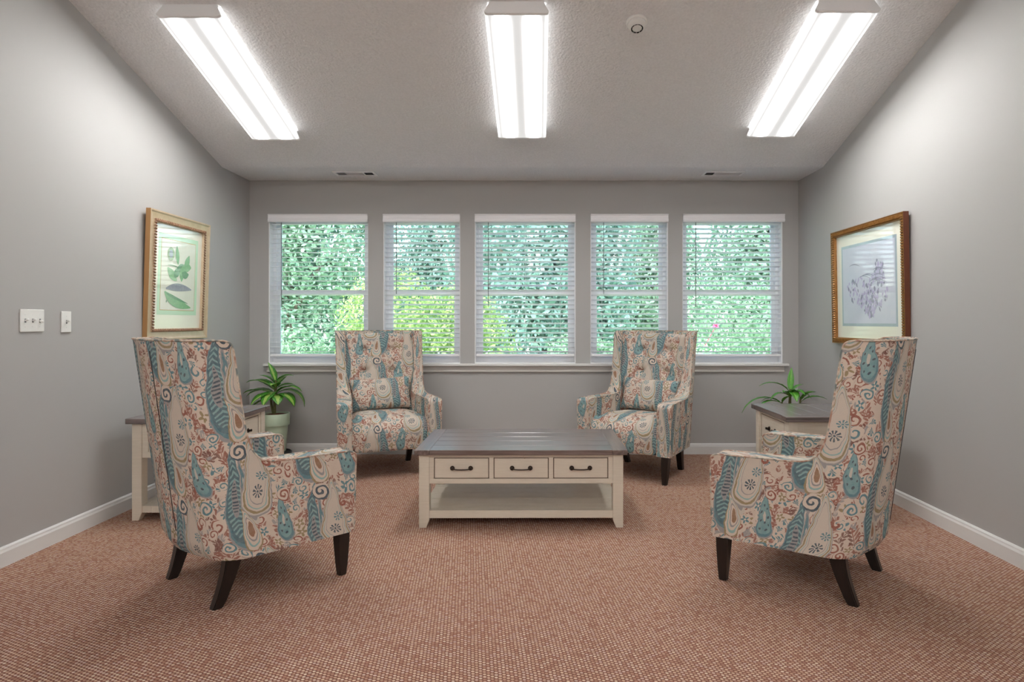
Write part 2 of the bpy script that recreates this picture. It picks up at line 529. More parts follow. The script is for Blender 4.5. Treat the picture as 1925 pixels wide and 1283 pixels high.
# baseboards with an eased top
def baseboard(name, p0, p1, nrm):
    bm = BM()
    n = Vector(nrm)
    pr = [(0, 0), (0.016, 0), (0.016, 0.070), (0.012, 0.080), (0.011, 0.088), (0.005, 0.096), (0, 0.096)]
    A = [bm.verts.new(Vector(p0) + n * t + Vector((0, 0, z))) for t, z in pr]
    B = [bm.verts.new(Vector(p1) + n * t + Vector((0, 0, z))) for t, z in pr]
    for i in range(len(pr)):
        j = (i + 1) % len(pr); bm.faces.new((A[i], A[j], B[j], B[i]))
    bm.faces.new(A); bm.faces.new(B[::-1])
    structure(name, bm, 'trim')
baseboard('baseboard_left', (XL, YF, 0), (XL, YB, 0), (1, 0, 0))
baseboard('baseboard_right', (XR, YF, 0), (XR, YB, 0), (-1, 0, 0))
baseboard('baseboard_back', (XL + 0.016, YB, 0), (XR - 0.016, YB, 0), (0, -1, 0))
baseboard('baseboard_front', (XL + 0.016, YF, 0), (XR - 0.016, YF, 0), (0, 1, 0))
# window stool and apron
bm = BM()
box(bm, WIN[0][0] - 0.035, WIN[4][1] + 0.045, YB - 0.045, YB, SILL - 0.022, SILL, 0.006)
structure('trim_1', bm, 'trim', label='long white window stool under the five windows')
bm = BM()
box(bm, WIN[0][0] - 0.01, WIN[4][1] + 0.01, YB - 0.014, YB, SILL - 0.075, SILL - 0.022, 0.003)
box(bm, WIN[0][0] - 0.01, WIN[4][1] + 0.01, YB - 0.020, YB - 0.014, SILL - 0.075, SILL - 0.060, 0.003)
structure('trim_2', bm, 'apron', label='apron board under the window stool')

# ------------------------------------------------------------------ windows and blinds
def rect_frame(bm, x0, x1, z0, z1, y0, y1, w, wb=None, wt=None):
    wb = w if wb is None else wb; wt = w if wt is None else wt
    box(bm, x0, x0 + w, y0, y1, z0, z1); box(bm, x1 - w, x1, y0, y1, z0, z1)
    box(bm, x0 + w, x1 - w, y0, y1, z0, z0 + wb); box(bm, x0 + w, x1 - w, y0, y1, z1 - wt, z1)
ZM = pz(549)
for i, (x0, x1) in enumerate(WIN):
    bm = BM()
    # jamb liner in the opening, then the outer frame
    rect_frame(bm, x0, x1, SILL, WTOP, YB + 0.004, YB + 0.085, 0.007)
    rect_frame(bm, x0 + 0.007, x1 - 0.007, SILL + 0.007, WTOP - 0.007, YB + 0.085, YB + TH - 0.002, 0.026, 0.03)
    root = structure('window_%d' % (i + 1), bm, 'vinyl')
    a0, a1 = x0 + 0.033, x1 - 0.033
    bm = BM(); rect_frame(bm, a0, a1, ZM - 0.018, WTOP - 0.033, YB + 0.118, YB + 0.140, 0.030); up = obj('upper_sash', bm, 'vinyl', root)
    bm = BM(); rect_frame(bm, a0, a1, SILL + 0.037, ZM + 0.020, YB + 0.092, YB + 0.116, 0.032, 0.045, 0.036)
    box(bm, (a0 + a1) / 2 - 0.03, (a0 + a1) / 2 + 0.03, YB + 0.085, YB + 0.092, ZM + 0.004, ZM + 0.016)
    lo = obj('lower_sash', bm, 'vinyl', root)
    bm = BM(); box(bm, a0 + 0.03, a1 - 0.03, YB + 0.127, YB + 0.131, ZM + 0.012, WTOP - 0.063); obj('pane', bm, 'glass', up)
    bm = BM(); box(bm, a0 + 0.032, a1 - 0.032, YB + 0.102, YB + 0.106, SILL + 0.082, ZM - 0.016); obj('pane', bm, 'glass', lo)

BL = ['first faux-wood blind from the left, slats almost flat, on the far-left window',
      'narrow white blind on the second window from the left, behind the left rear armchair',
      'wide white blind on the middle window, above the coffee table',
      'narrow white blind on the fourth window, partly behind the right rear armchair',
      'wide white blind on the far-right window beside the right wall']
for i, (x0, x1) in enumerate(WIN):
    tilt = math.radians([2.5, 13, 15, 14, 13][i])
    ex = 0.016 if i == 4 else 0.0
    zt = WTOP + 0.004
    root = empty('window_blind', ((x0 + x1) / 2, YB + 0.035, SILL), 0, BL[i], 'blind', 'horizontal slat blinds on the window wall')
    hw = (x1 - x0) / 2 - 0.010
    zo = -SILL; yo = -(YB + 0.035)
    # moulded valance proud of the wall
    bm = BM()
    pr = [(0.0, 0.0), (0.0, 0.072), (-0.020, 0.072), (-0.024, 0.066), (-0.018, 0.058), (-0.018, 0.030), (-0.022, 0.024), (-0.022, 0.010), (-0.016, 0.0)]
    yv = -0.036
    A = [bm.verts.new((-hw - 0.009 , yv + y, zt + zo - 0.072 + z)) for y, z in pr]
    B = [bm.verts.new((hw + 0.009 + ex, yv + y, zt + zo - 0.072 + z)) for y, z in pr]
    for q in range(len(pr)):
        j = (q + 1) % len(pr); bm.faces.new((A[q], A[j], B[j], B[q]))
    bm.faces.new(A); bm.faces.new(B[::-1])
    obj('valance', bm, 'slat', root)
    bm = BM(); box(bm, -hw, hw, -0.024, 0.024, zt + zo - 0.050, zt + zo - 0.008); obj('headrail', bm, 'slat', root)
    bm = BM()
    ztop = zt + zo - 0.072; zbot = pz(668) + zo + 0.028
    nsl = 28
    for s in range(nsl):
        z = ztop - 0.012 - (ztop - 0.012 - zbot) * s / (nsl - 1)
        mt = Matrix.Translation((random.uniform(-0.0006, 0.0006), 0, z)) @ Matrix.Rotation(-tilt + random.uniform(-0.02, 0.02), 4, 'X')
        # slightly crowned slat
        n = 4; w = 0.0245; th = 0.0014
        top = []; bot = []
        for q in range(n + 1):
            yy = -w + 2 * w * q / n; cz = 0.0016 * (1 - (yy / w) ** 2)
            for xx, lst in ((-hw, 0), (hw, 1)):
                top.append(bm.verts.new(mt @ Vector((xx, yy, cz + th)))); bot.append(bm.verts.new(mt @ Vector((xx, yy, cz - th))))
        for q in range(n):
            bm.faces.new((top[2 * q], top[2 * q + 1], top[2 * q + 3], top[2 * q + 2])); bm.faces.new((bot[2 * q], bot[2 * q + 2], bot[2 * q + 3], bot[2 * q + 1]))
        bm.faces.new((top[0], bot[0], bot[1], top[1])); bm.faces.new((top[-2], top[-1], bot[-1], bot[-2]))
        bm.faces.new([top[2 * q] for q in range(n + 1)] + [bot[2 * q] for q in range(n, -1, -1)])
        bm.faces.new([top[2 * q + 1] for q in range(n, -1, -1)] + [bot[2 * q + 1] for q in range(n + 1)])
    obj('slats', bm, 'slat', root)
    bm = BM(); box(bm, -hw, hw, -0.026, 0.026, zbot - 0.040, zbot - 0.020, 0.004); obj('bottom_rail', bm, 'slat', root)
    bm = BM()
    for cxp in (-hw * 0.72, hw * 0.72) + ((0.0,) if hw > 0.4 else ()):
        for yy in (-0.026, 0.026):
            tube(bm, [(cxp, yy, zbot - 0.03), (cxp, yy, ztop)], 0.0007, 5)
    obj('ladder_cords', bm, 'slat', root)
    bm = BM()
    wx = [pw(529), pw(745), pw(918), pw(1135), pw(1308)][i] - (x0 + x1) / 2
    wl = pz([577, 553, 577, 553, 577][i]) + zo
    tube(bm, [(wx, -0.033, wl), (wx, -0.033, ztop + 0.01)], 0.0035, 6)
    obj('tilt_wand', bm, 'greygap', root)['label'] = 'thin grey tilt wand'

# ------------------------------------------------------------------ ceiling lights
slope_a = math.atan(SL)
def ceiling_light(x, ymid, zmid, rotx, label):
    root = empty('ceiling_light', (x, ymid, zmid), 0, label, 'ceiling light', 'wraparound fluorescent ceiling lights')
    root.rotation_euler = (rotx, 0, 0)
    L, w, d = 1.20, 0.175, 0.078
    bm = BM(); box(bm, -w * 0.72, w * 0.72, -L / 2 + 0.01, L / 2 - 0.01, -0.03, 0); obj('housing', bm, 'enamel', root)
    # wrap lens: flat bottom, sides turned up and in
    pr = [(-w * 0.86, -0.012), (-w, -d * 0.82), (-w * 0.97, -d * 0.95), (-w * 0.90, -d), (w * 0.90, -d), (w * 0.97, -d * 0.95), (w, -d * 0.82), (w * 0.86, -0.012)]
    bm = BM(); uvl = bm.loops.layers.uv.new('UVMap')
    ys = [-L / 2 + 0.016, L / 2 - 0.016]
    cols = [[bm.verts.new((a_, y, b_)) for a_, b_ in pr] for y in ys]
    for q in range(len(pr) - 1):
        f = bm.faces.new((cols[0][q], cols[0][q + 1], cols[1][q + 1], cols[1][q]))
        for l in f.loops: l[uvl].uv = ((l.vert.co.x + w) / (2 * w), (l.vert.co.y + L / 2) / L)
    obj('diffuser', bm, 'diffuser', root)
    for s in (-1, 1):
        bm = BM()
        y0, y1 = sorted((s * (L / 2 - 0.016), s * L / 2))
        prc = [(-w * 0.86, 0.0)] + [(a_ * 1.012, b_ * 1.02) for a_, b_ in pr] + [(w * 0.86, 0.0)]
        A = [bm.verts.new((a_, y0, b_)) for a_, b_ in prc]; B = [bm.verts.new((a_, y1, b_)) for a_, b_ in prc]
        for q in range(len(prc)):
            j = (q + 1) % len(prc); bm.faces.new((A[q], A[j], B[j], B[q]))
        bm.faces.new(A); bm.faces.new(B[::-1])
        obj('end_cap', bm, 'enamel', root)
    return root
for x, ym, lb in ((-1.936, 4.02, 'long wraparound fluorescent light on the sloping ceiling, nearest the left wall'),
                  (-0.126, 4.00, 'long wraparound fluorescent light in the middle of the sloping ceiling'),
                  (1.685, 3.985, 'long wraparound fluorescent light on the sloping ceiling, nearest the right wall')):
    ceiling_light(x, ym, HC + (YC - ym) * SL, -slope_a, lb)
for x, lb in ((-1.936, 'added left fill light, out of view on the other ceiling slope behind the camera'), (-0.126, 'added middle fill light, out of view on the other ceiling slope behind the camera'), (1.685, 'added right fill light, out of view on the other ceiling slope behind the camera')):  # made-up row of fixtures out of view, added to brighten the room
    ceiling_light(x, -0.7, ZR - (YR + 0.7) * SL, slope_a, lb)
for x, lb in ((-1.936, 'added left fill light, out of view nearest the end wall behind the camera'), (-0.126, 'added middle fill light, out of view nearest the end wall behind the camera'), (1.685, 'added right fill light, out of view nearest the end wall behind the camera')):  # second invented row, added as frontal fill for chairs and carpet
    ceiling_light(x, -2.35, ZR - (YR + 2.35) * SL, slope_a, lb)

# smoke detector
ysd = 3.57
root = empty('smoke_detector', (0.558, ysd, HC + (YC - ysd) * SL), 0, 'small round white smoke detector on the sloping ceiling right of the middle light', 'smoke detector')
root.rotation_euler = (-slope_a, 0, 0)
bm = BM(); lathe(bm, [(0.0, 0.0), (0.060, 0.0), (0.060, -0.008), (0.055, -0.014), (0.0, -0.014)], 40); obj('base', bm, 'plastic', root, True)
bm = BM(); lathe(bm, [(0.050, -0.014), (0.051, -0.026), (0.044, -0.036), (0.030, -0.046), (0.016, -0.050), (0.0, -0.050)], 40); obj('cover', bm, 'plastic', root, True)
bm = BM()
for q in range(10):
    a0 = 2 * PI * q / 10
    mt = Matrix.Rotation(a0, 4, 'Z') @ Matrix.Translation((0.0300, 0, -0.0462)) @ Matrix.Rotation(math.radians(38), 4, 'Y')
    box(bm, -0.005, 0.005, -0.008, 0.008, -0.0025, 0.0008, mtx=mt)
obj('sensor_slots', bm, 'gap', root)

# ceiling vents in the flat strip
for x0, x1, flip, lb in ((-1.735, -1.385, 1, 'white slotted air vent in the ceiling strip above the far-left window'), (1.385, 1.725, -1, 'white slotted air vent in the ceiling strip above the far-right window')):
    root = empty('ceiling_vent', ((x0 + x1) / 2, 5.275, HC), 0, lb, 'air vent', 'ceiling air vents')
    hw = (x1 - x0) / 2; hd = 0.070
    bm = BM(); rect_frame(bm, -hw, hw, -hd, hd, 0.0, 0.008, 0.020)
    for v_ in bm.verts: v_.co = Vector((v_.co.x, v_.co.z, -v_.co.y))
    obj('frame', bm, 'enamel', root)
    bm = BM(); box(bm, -hw + 0.02, hw - 0.02, -hd + 0.02, hd - 0.02, -0.0015, -0.0005); obj('duct_opening', bm, 'gap', root)
    bm = BM()
    for s in range(9):
        yy = -hd + 0.026 + s * (2 * hd - 0.052) / 8
        mt = Matrix.Translation((0, yy, -0.005)) @ Matrix.Rotation(math.radians(40), 4, 'X')
        box(bm, -hw * 0.45, hw - 0.02 if flip < 0 else hw * 0.40, -0.004, 0.004, -0.0006, 0.0006, mtx=mt)
    box(bm, -flip * -hw * 0.42 - 0.004, -flip * -hw * 0.42 + 0.004, -hd + 0.02, hd - 0.02, -0.008, -0.002)
    for s in range(8):
        xx = -flip * (hw * 0.50 + s * hw * 0.055)
        mt = Matrix.Translation((xx, 0, -0.005)) @ Matrix.Rotation(math.radians(40 * flip), 4, 'Y')
        box(bm, -0.0045, 0.0045, -hd + 0.02, hd - 0.02, -0.0006, 0.0006, mtx=mt)
    obj('louvers', bm, 'enamel', root)

# ------------------------------------------------------------------ switches on the left wall
def switch_plate(name, y0, y1, z0, z1, n, downs, label):
    yc, zc = (y0 + y1) / 2, (z0 + z1) / 2
    root = empty(name, (XL, yc, zc), 0, label, 'light switch', None)
    w, h = (y1 - y0) / 2, (z1 - z0) / 2
    bm = BM(); box(bm, 0, 0.007, -w, w, -h, h, 0.003); obj('plate', bm, 'plastic', root)
    for i in range(n):
        yy = (i - (n - 1) / 2) * 0.046
        bm = BM()
        box(bm, 0.0065, 0.0076, yy - 0.005, yy + 0.005, -0.010, 0.010)
        obj('slot', bm, 'greygap', root)
        bm = BM(); a = -25 if downs[i] else 25
        mt = Matrix.Translation((0.0075, yy, 0)) @ Matrix.Rotation(math.radians(-a), 4, 'Y')
        box(bm, 0, 0.017, -0.0045, 0.0045, -0.004, 0.004, 0.001, mtx=mt); obj('toggle', bm, 'plastic', root)
        for zz in (-0.03, 0.03):
            bm = BM()
            mt = Matrix.Translation((0.007, yy, zz)) @ Matrix.Rotation(PI / 2, 4, 'Y')
            lathe_bm = [(0.0, 0.0012), (0.0032, 0.0008), (0.0034, 0.0)]
            n0 = len(bm.verts); lathe(bm, lathe_bm, 12)
            bm.verts.ensure_lookup_table()
            for v_ in bm.verts[n0:]: v_.co = mt @ v_.co
            obj('screw', bm, 'plastic', root)
switch_plate('light_switch_plate', 3.093, 3.242, 1.127, 1.242, 3, (0, 0, 1), 'wide white wall plate with three toggle switches on the left wall')
switch_plate('light_switch_plate', 3.359, 3.429, 1.121, 1.236, 1, (0,), 'narrow white wall plate with a single toggle switch on the left wall')

# ------------------------------------------------------------------ framed pictures
def pic_mat(name, col, rough=0.5, noise=None, metal=0):
    k = M(name, col, rough, metal)
    k.b.inputs['Coat Weight'].default_value = 0.9 if metal == 0 else 0.0
    k.b.inputs['Coat Roughness'].default_value = 0.04
    if noise:
        k.base(k.mix(k.noise(k.coord(), noise[0], 3), col, noise[1]))
    return k.m
PM = {
 'matw': pic_mat('cream_mat_board', lin(232, 230, 214)), 'matg': pic_mat('green_mat_board', lin(188, 222, 188)),
 'paper': pic_mat('aged_print_paper', lin(226, 228, 212), noise=(12, lin(214, 216, 200))),
 'fillet': pic_mat('gold_fillet', lin(190, 160, 90)),
 'lg': pic_mat('print_leaf_green', lin(96, 158, 108), noise=(60, lin(140, 186, 130))),
 'dg': pic_mat('print_dark_green', lin(72, 128, 96), noise=(60, lin(110, 160, 110))),
 'pg': pic_mat('print_pod_grey', lin(116, 124, 138), noise=(60, lin(160, 164, 170))),
 'ol': pic_mat('print_fruit_olive', lin(150, 168, 116), noise=(80, lin(110, 140, 100))),
 'blue': pic_mat('blue_grey_border', lin(150, 168, 178), noise=(14, lin(176, 190, 196))),
 'wash': pic_mat('pale_wash_print', lin(208, 210, 222), noise=(7, lin(190, 196, 212))),
 'lav': pic_mat('lavender_wash', lin(166, 156, 196), noise=(40, lin(190, 182, 212))),
 'ink': pic_mat('soft_ink', lin(122, 122, 146), noise=(40, lin(150, 150, 172))),
}
k = M('champagne_frame', lin(196, 172, 140), 0.38, 0.25); n = k.noise(k.coord(), 22, 4); k.base(k.mix(n, lin(186, 160, 126), lin(212, 194, 168))); MAT['champagne'] = k.m
k = M('tan_frame_side', lin(176, 132, 84), 0.45); MAT['tanside'] = k.m
k = M('antique_gold', lin(176, 122, 56), 0.36, 0.45); n = k.noise(k.coord(), 60, 4); k.base(k.mix(n, lin(104, 64, 32), lin(176, 126, 62))); MAT['gold'] = k.m
k = M('red_brown_wood', lin(110, 58, 34), 0.4); MAT['redwood'] = k.m
k = M('beaded_brown', lin(150, 116, 92), 0.45); MAT['bead'] = k.m

def frame_obj(root, W_, H_, fw, depth, mats, bead):
    """Moulding in local coords: x along the wall, y out of the wall (negative = out), z up from the bottom."""
    bm = BM()
    pr = [(0.0, 0.0), (0.0, -depth), (fw * 0.12, -depth), (fw * 0.25, -depth * 0.80), (fw * 0.72, -depth * 0.62), (fw * 0.80, -depth * 0.80), (fw * 0.94, -depth * 0.80), (fw, -depth * 0.45), (fw, 0.0)]
    def ring(t, y): return [bm.verts.new((x, y, z)) for x, z in ((-W_ / 2 + t, t), (W_ / 2 - t, t), (W_ / 2 - t, H_ - t), (-W_ / 2 + t, H_ - t))]
    rs = [ring(t, y) for t, y in pr]
    for i in range(len(rs)):
        a, b = rs[i], rs[(i + 1) % len(rs)]
        mi = 1 if i in (0, len(rs) - 1) else 0
        for j in range(4):
            f = bm.faces.new((a[j], a[(j + 1) % 4], b[(j + 1) % 4], b[j])); f.material_index = mi
    fr = obj('frame', bm, mats, root)
    # rope / ribbed bead on the inner lip
    bm = BM()
    t = fw * bead[0]; yb = -depth * bead[1]; rb = bead[2]; stp = bead[3]
    def beads(p0, p1):
        n = int((p1 - p0).length / stp)
        d = (p1 - p0).normalized()
        for q in range(n + 1):
            c_ = p0.lerp(p1, q / n)
            for r_ in range(1):
                ang = math.radians(bead[4])
                side = Vector((-d.z, 0, d.x))
                ax = (d * math.sin(ang) + side * math.cos(ang)).normalized()
                tube(bm, [c_ - ax * rb * 1.3, c_ - ax * rb * 0.6 + Vector((0, -rb * 0.7, 0)), c_ + ax * rb * 0.6 + Vector((0, -rb * 0.7, 0)), c_ + ax * rb * 1.3], [rb * 0.35, rb * 0.6, rb * 0.6, rb * 0.35], 5)
    cs = [Vector((-W_ / 2 + t, yb, t)), Vector((W_ / 2 - t, yb, t)), Vector((W_ / 2 - t, yb, H_ - t)), Vector((-W_ / 2 + t, yb, H_ - t))]
    for j in range(4):
        if bead[5] and j not in bead[5]: continue
        beads(cs[j], cs[(j + 1) % 4])
    obj('bead_moulding', bm, mats[2], fr)
    return fr
def flat(bm, pts, y, mi): quad(bm, [(x, y, z) for x, z in pts], mi)
def rectp(x0, x1, z0, z1): return [(x0, z0), (x1, z0), (x1, z1), (x0, z1)]
def ribbon(bm, path, wid, y, mi, n=10):
    """tapered leaf-shaped patch following a 2D bezier path p0,p1,p2"""
    p0, p1, p2 = [Vector((a, b)) for a, b in path]
    L_, R_ = [], []
    for i in range(n + 1):
        t = i / n
        c_ = p0 * (1 - t) ** 2 + p1 * 2 * t * (1 - t) + p2 * t * t
        d = ((p1 - p0) * (1 - t) + (p2 - p1) * t).normalized()
        w = wid * math.sin(PI * min(max(t, 0.03), 0.985)) ** 0.75
        nn = Vector((-d.y, d.x))
        L_.append(bm.verts.new(((c_ + nn * w).x, y, (c_ + nn * w).y))); R_.append(bm.verts.new(((c_ - nn * w).x, y, (c_ - nn * w).y)))
    for i in range(n):
        f = bm.faces.new((L_[i], R_[i], R_[i + 1], L_[i + 1])); f.material_index = mi
# left picture: botanical print, hung leaning slightly forward
Wp, Hp = 0.735, 0.865
root = empty('framed_picture', (XL, 4.415, 1.058), PI / 2, 'botanical print of green leaves and pods in a pale wooden frame on the left wall', 'picture')
root.rotation_euler = (math.radians(1.8), 0, PI / 2)
frame_obj(root, Wp, Hp, 0.075, 0.032, ['champagne', 'tanside', 'bead'], (0.87, 0.80, 0.0085, 0.019, 35, None))
bm = BM(); flat(bm, rectp(-Wp / 2 + 0.07, Wp / 2 - 0.07, 0.07, Hp - 0.07), -0.010, 0)
ix, iz0, iz1 = 0.205, 0.205, 0.690
flat(bm, rectp(-ix - 0.035, ix + 0.035, iz0 - 0.035, iz1 + 0.035), -0.0105, 1)
flat(bm, rectp(-ix - 0.004, ix + 0.004, iz0 - 0.004, iz1 + 0.004), -0.0108, 2)
obj('mat_board', bm, [PM['matw'], PM['matg'], PM['fillet']], root)
bm = BM(); flat(bm, rectp(-ix, ix, iz0, iz1), -0.0112, 0)
q = lambda x, z: (x * ix, iz0 + z * (iz1 - iz0))
y_ = -0.0116
for a_, b_, c_, w_, mi in (((-.1, .60), (.15, .62), (.55, .60), .035, 2), ((.15, .60), (.2, .55), (.18, .42), .03, 1), ((.1, .58), (.5, .66), (.75, .64), .032, 1), ((.35, .62), (.5, .70), (.62, .82), .028, 1),
                           ((-.65, .60), (-.4, .50), (-.1, .43), .032, 1), ((-.05, .66), (-.1, .78), (-.15, .93), .022, 1), ((.1, .60), (-.2, .54), (-.2, .46), .03, 2), ((.2, .56), (.35, .5), (.6, .54), .028, 2),
                           ((-.72, .30), (-.1, .36), (.8, .31), .028, 3), ((-.78, .26), (-.45, .10), (.78, .04), .036, 1), ((-.78, .25), (-.3, .18), (.6, .10), .010, 2),
                           ((-.66, .64), (-.2, .65), (.1, .60), .003, 2)):
    ribbon(bm, (q(*a_), q(*b_), q(*c_)), w_, y_, mi); y_ -= 0.00012
cc = q(-.48, .80)
vs = [bm.verts.new((cc[0] + 0.040 * math.cos(t_), y_, cc[1] + 0.047 * math.sin(t_))) for t_ in np.linspace(0, 2 * PI, 25)[:-1]]
bm.faces.new(vs).material_index = 4
vs = [bm.verts.new((cc[0] + 0.022 * math.cos(t_), y_ - 0.0002, cc[1] + 0.028 * math.sin(t_))) for t_ in np.linspace(0, 2 * PI, 25)[:-1]]
bm.faces.new(vs).material_index = 3
ribbon(bm, (q(-.68, .10), q(-.67, .12), q(-.66, .14)), 0.006, y_, 2)
obj('botanical_print', bm, [PM['paper'], PM['lg'], PM['dg'], PM['pg'], PM['ol']], root)
# right picture
Wp, Hp = 0.965, 0.850
root = empty('framed_picture', (XR, 4.35, 1.018), -PI / 2, 'pale lavender floral print in an antique gold ribbed frame on the right wall', 'picture')
root.rotation_euler = (math.radians(1.0), 0, -PI / 2)
frame_obj(root, Wp, Hp, 0.044, 0.036, ['gold', 'redwood', 'gold'], (0.50, 0.60, 0.014, 0.017, 0, None))
bm = BM(); flat(bm, rectp(-Wp / 2 + 0.04, Wp / 2 - 0.04, 0.04, Hp - 0.04), -0.010, 0)
ix, iz0, iz1 = 0.345, 0.150, 0.705
flat(bm, rectp(-ix - 0.02, ix + 0.02, iz0 - 0.02, iz1 + 0.02), -0.0105, 1)
obj('mat_board', bm, [PM['matw'], PM['blue']], root)
bm = BM(); flat(bm, rectp(-ix, ix, iz0, iz1), -0.0112, 0)
q = lambda x, z: (x * ix, iz0 + z * (iz1 - iz0))
rnd = random.Random(8); y_ = -0.0114
for b in range(300):
    # hanging blossom trusses
    cxx, czz, rx, rz_ = rnd.choice(((-.35, .45, .45, .18), (.35, .42, .40, .22), (.05, .30, .35, .14), (.1, .18, .12, .08), (.45, .66, .18, .16)))
    a = rnd.uniform(0, 2 * PI); r_ = math.sqrt(rnd.random())
    px_, pz_ = cxx + rx * r_ * math.cos(a), czz + rz_ * r_ * math.sin(a)
    an = rnd.uniform(-.6, .6); ln = rnd.uniform(.03, .07)
    ribbon(bm, (q(px_, pz_), q(px_ + an * .05, pz_ - ln / 2), q(px_ + an * .1, pz_ - ln)), rnd.uniform(.006, .013), y_, rnd.choice((1, 1, 2)), 4); y_ -= 0.000004
for b in range(10):
    x0_ = rnd.uniform(-.8, .5); z0_ = rnd.uniform(.5, .8)
    ribbon(bm, (q(x0_, z0_), q(x0_ + .2, z0_ + .05), q(x0_ + .45, z0_ - .02)), .003, y_, 2, 8)
obj('floral_print', bm, [PM['wash'], PM['lav'], PM['ink']], root)

# ------------------------------------------------------------------ wingback armchair
def smooth_interp(z, zs, vs): return float(np.interp(z, zs, vs))
ROWS = [0.205, 0.215, 0.24, 0.28, 0.32, 0.36, 0.40, 0.44, 0.48, 0.52, 0.545, 0.558, 0.568, 0.576, 0.582, 0.585, 0.588, 0.593, 0.603, 0.62, 0.645, 0.68, 0.72, 0.77, 0.82, 0.87, 0.92, 0.97, 1.01, 1.045, 1.07, 1.085, 1.094, 1.10, 1.104]
def front_of(z):
    return smooth_interp(z, [0.2, 0.545, 0.558, 0.568, 0.576, 0.582, 0.585, 0.588, 0.593, 0.603, 0.62, 0.645, 0.68, 0.72, 0.80, 0.97, 1.06, 1.085, 1.094, 1.10, 1.104],
                            [0.550, 0.555, 0.554, 0.550, 0.540, 0.522, 0.39, 0.22, 0.166, 0.132, 0.112, 0.094, 0.079, 0.067, 0.053, 0.027, 0.014, 0.006, -0.003, -0.016, -0.036])
def back_of(z): return smooth_interp(z, [0.2, 0.24, 0.4, 1.104], [-0.060, -0.085, -0.106, -0.198])
def half_w(f, z):
    base = 0.335 + 0.018 * (z - 0.2) / 0.9
    fl = max(0.0, f - 0.02) / 0.56
    return base + 0.050 * fl ** 1.2
def tk(z): return smooth_interp(z, [0.60, 0.78], [0.104, 0.070])
def u_path(z, inset, n_side=22, n_cor=12, n_back=8, fr=None):
    """right half of the U from the front end to the centre of the back, at height z"""
    f = front_of(z) if fr is None else fr
    b = back_of(z) + inset
    R = max(0.15 - inset * 0.6, 0.03)
    pts = []
    cfw = b + R * 1.1
    cfw = min(cfw, f - 0.01)
    for i in range(n_side):
        t = i / n_side
        y = f + (cfw - f) * t
        pts.append((half_w(y, z) - inset, y))
    w0 = half_w(cfw, z) - inset
    ry = cfw - b
    bow = 0.030
    for i in range(n_cor + 1):
        a = (PI / 2) * i / n_cor
        x = w0 - R + R * math.cos(a)
        y = cfw - (ry - bow) * math.sin(a)
        pts.append((x, y))
    xl, yl = pts[-1]
    for i in range(1, n_back + 1):
        t = i / n_back
        pts.append((xl * (1 - t), yl - bow * math.sin(t * PI / 2)))
    return pts
def shell_mesh():
    verts, uvs, faces = [], [], []
    for z in ROWS:
        o_ = u_path(z, 0.0); i_ = u_path(z, tk(z))
        def arclen(p):
            s = [0.0]
            for a, b in zip(p[::-1], p[::-1][1:]): s.append(s[-1] + math.hypot(a[0] - b[0], a[1] - b[1]))
            return s[::-1]
        so_, si_ = arclen(o_), arclen(i_)
        lo = [(x, y, s_) for (x, y), s_ in zip(o_, so_)]
        li = [(x, y, s_) for (x, y), s_ in zip(i_, si_)]
        loop = [(x, y, s_, 0) for x, y, s_ in lo] + [(-x, y, -s_, 0) for x, y, s_ in lo[:-1][::-1]]
        loop += [(-x, y, -s_, 1) for x, y, s_ in li] + [(x, y, s_, 1) for x, y, s_ in li[:-1][::-1]]
        for x, y, s_, inn in loop:
            verts.append((x, y, z)); uvs.append((s_ + 0.07 * (1 if inn else 0), z + (0.09 if inn else 0)))
    n = len(verts) // len(ROWS)
    for r in range(len(ROWS) - 1):
        for j in range(n):
            k2 = (j + 1) % n
            faces.append((r * n + j, r * n + k2, (r + 1) * n + k2, (r + 1) * n + j))
    half = n // 2
    for base in (0, (len(ROWS) - 1) * n):
        for j in range(half - 1):
            faces.append((base + j, base + j + 1, base + n - 2 - j, base + n - 1 - j))
    me = bpy.data.meshes.new('upholstered_shell')
    me.from_pydata(verts, [], faces)
    bm = bmesh.new(); bm.from_mesh(me); bmesh.ops.recalc_face_normals(bm, faces=bm.faces); bm.to_mesh(me); bm.free()
    uvl = me.uv_layers.new(name='UVMap')
    vi = np.zeros(len(me.loops), dtype=np.int32); me.loops.foreach_get('vertex_index', vi)
    uvl.data.foreach_set('uv', np.array(uvs, dtype=np.float32)[vi].ravel())
    return me
def grid_obj(name, nu, nv, fn, mat, parent, close=False, sharp=None):
    """fn(i/nu, j/nv) -> (x,y,z,u,v)"""
    vs, uvs, fs = [], [], []
    for j in range(nv + 1):
        for i in range(nu + 1):
            x, y, z, a, b = fn(i / nu, j / nv); vs.append((x, y, z)); uvs.append((a, b))
    for j in range(nv):
        for i in range(nu):
            a = j * (nu + 1) + i; fs.append((a, a + 1, a + nu + 2, a + nu + 1))
    me = bpy.data.meshes.new(name); me.from_pydata(vs, [], fs)
    uvl = me.uv_layers.new(name='UVMap')
    vi = np.zeros(len(me.loops), dtype=np.int32); me.loops.foreach_get('vertex_index', vi)
    uvl.data.foreach_set('uv', np.array(uvs, dtype=np.float32)[vi].ravel())
    return link_mesh(name, me, mat, parent, True, sharp)
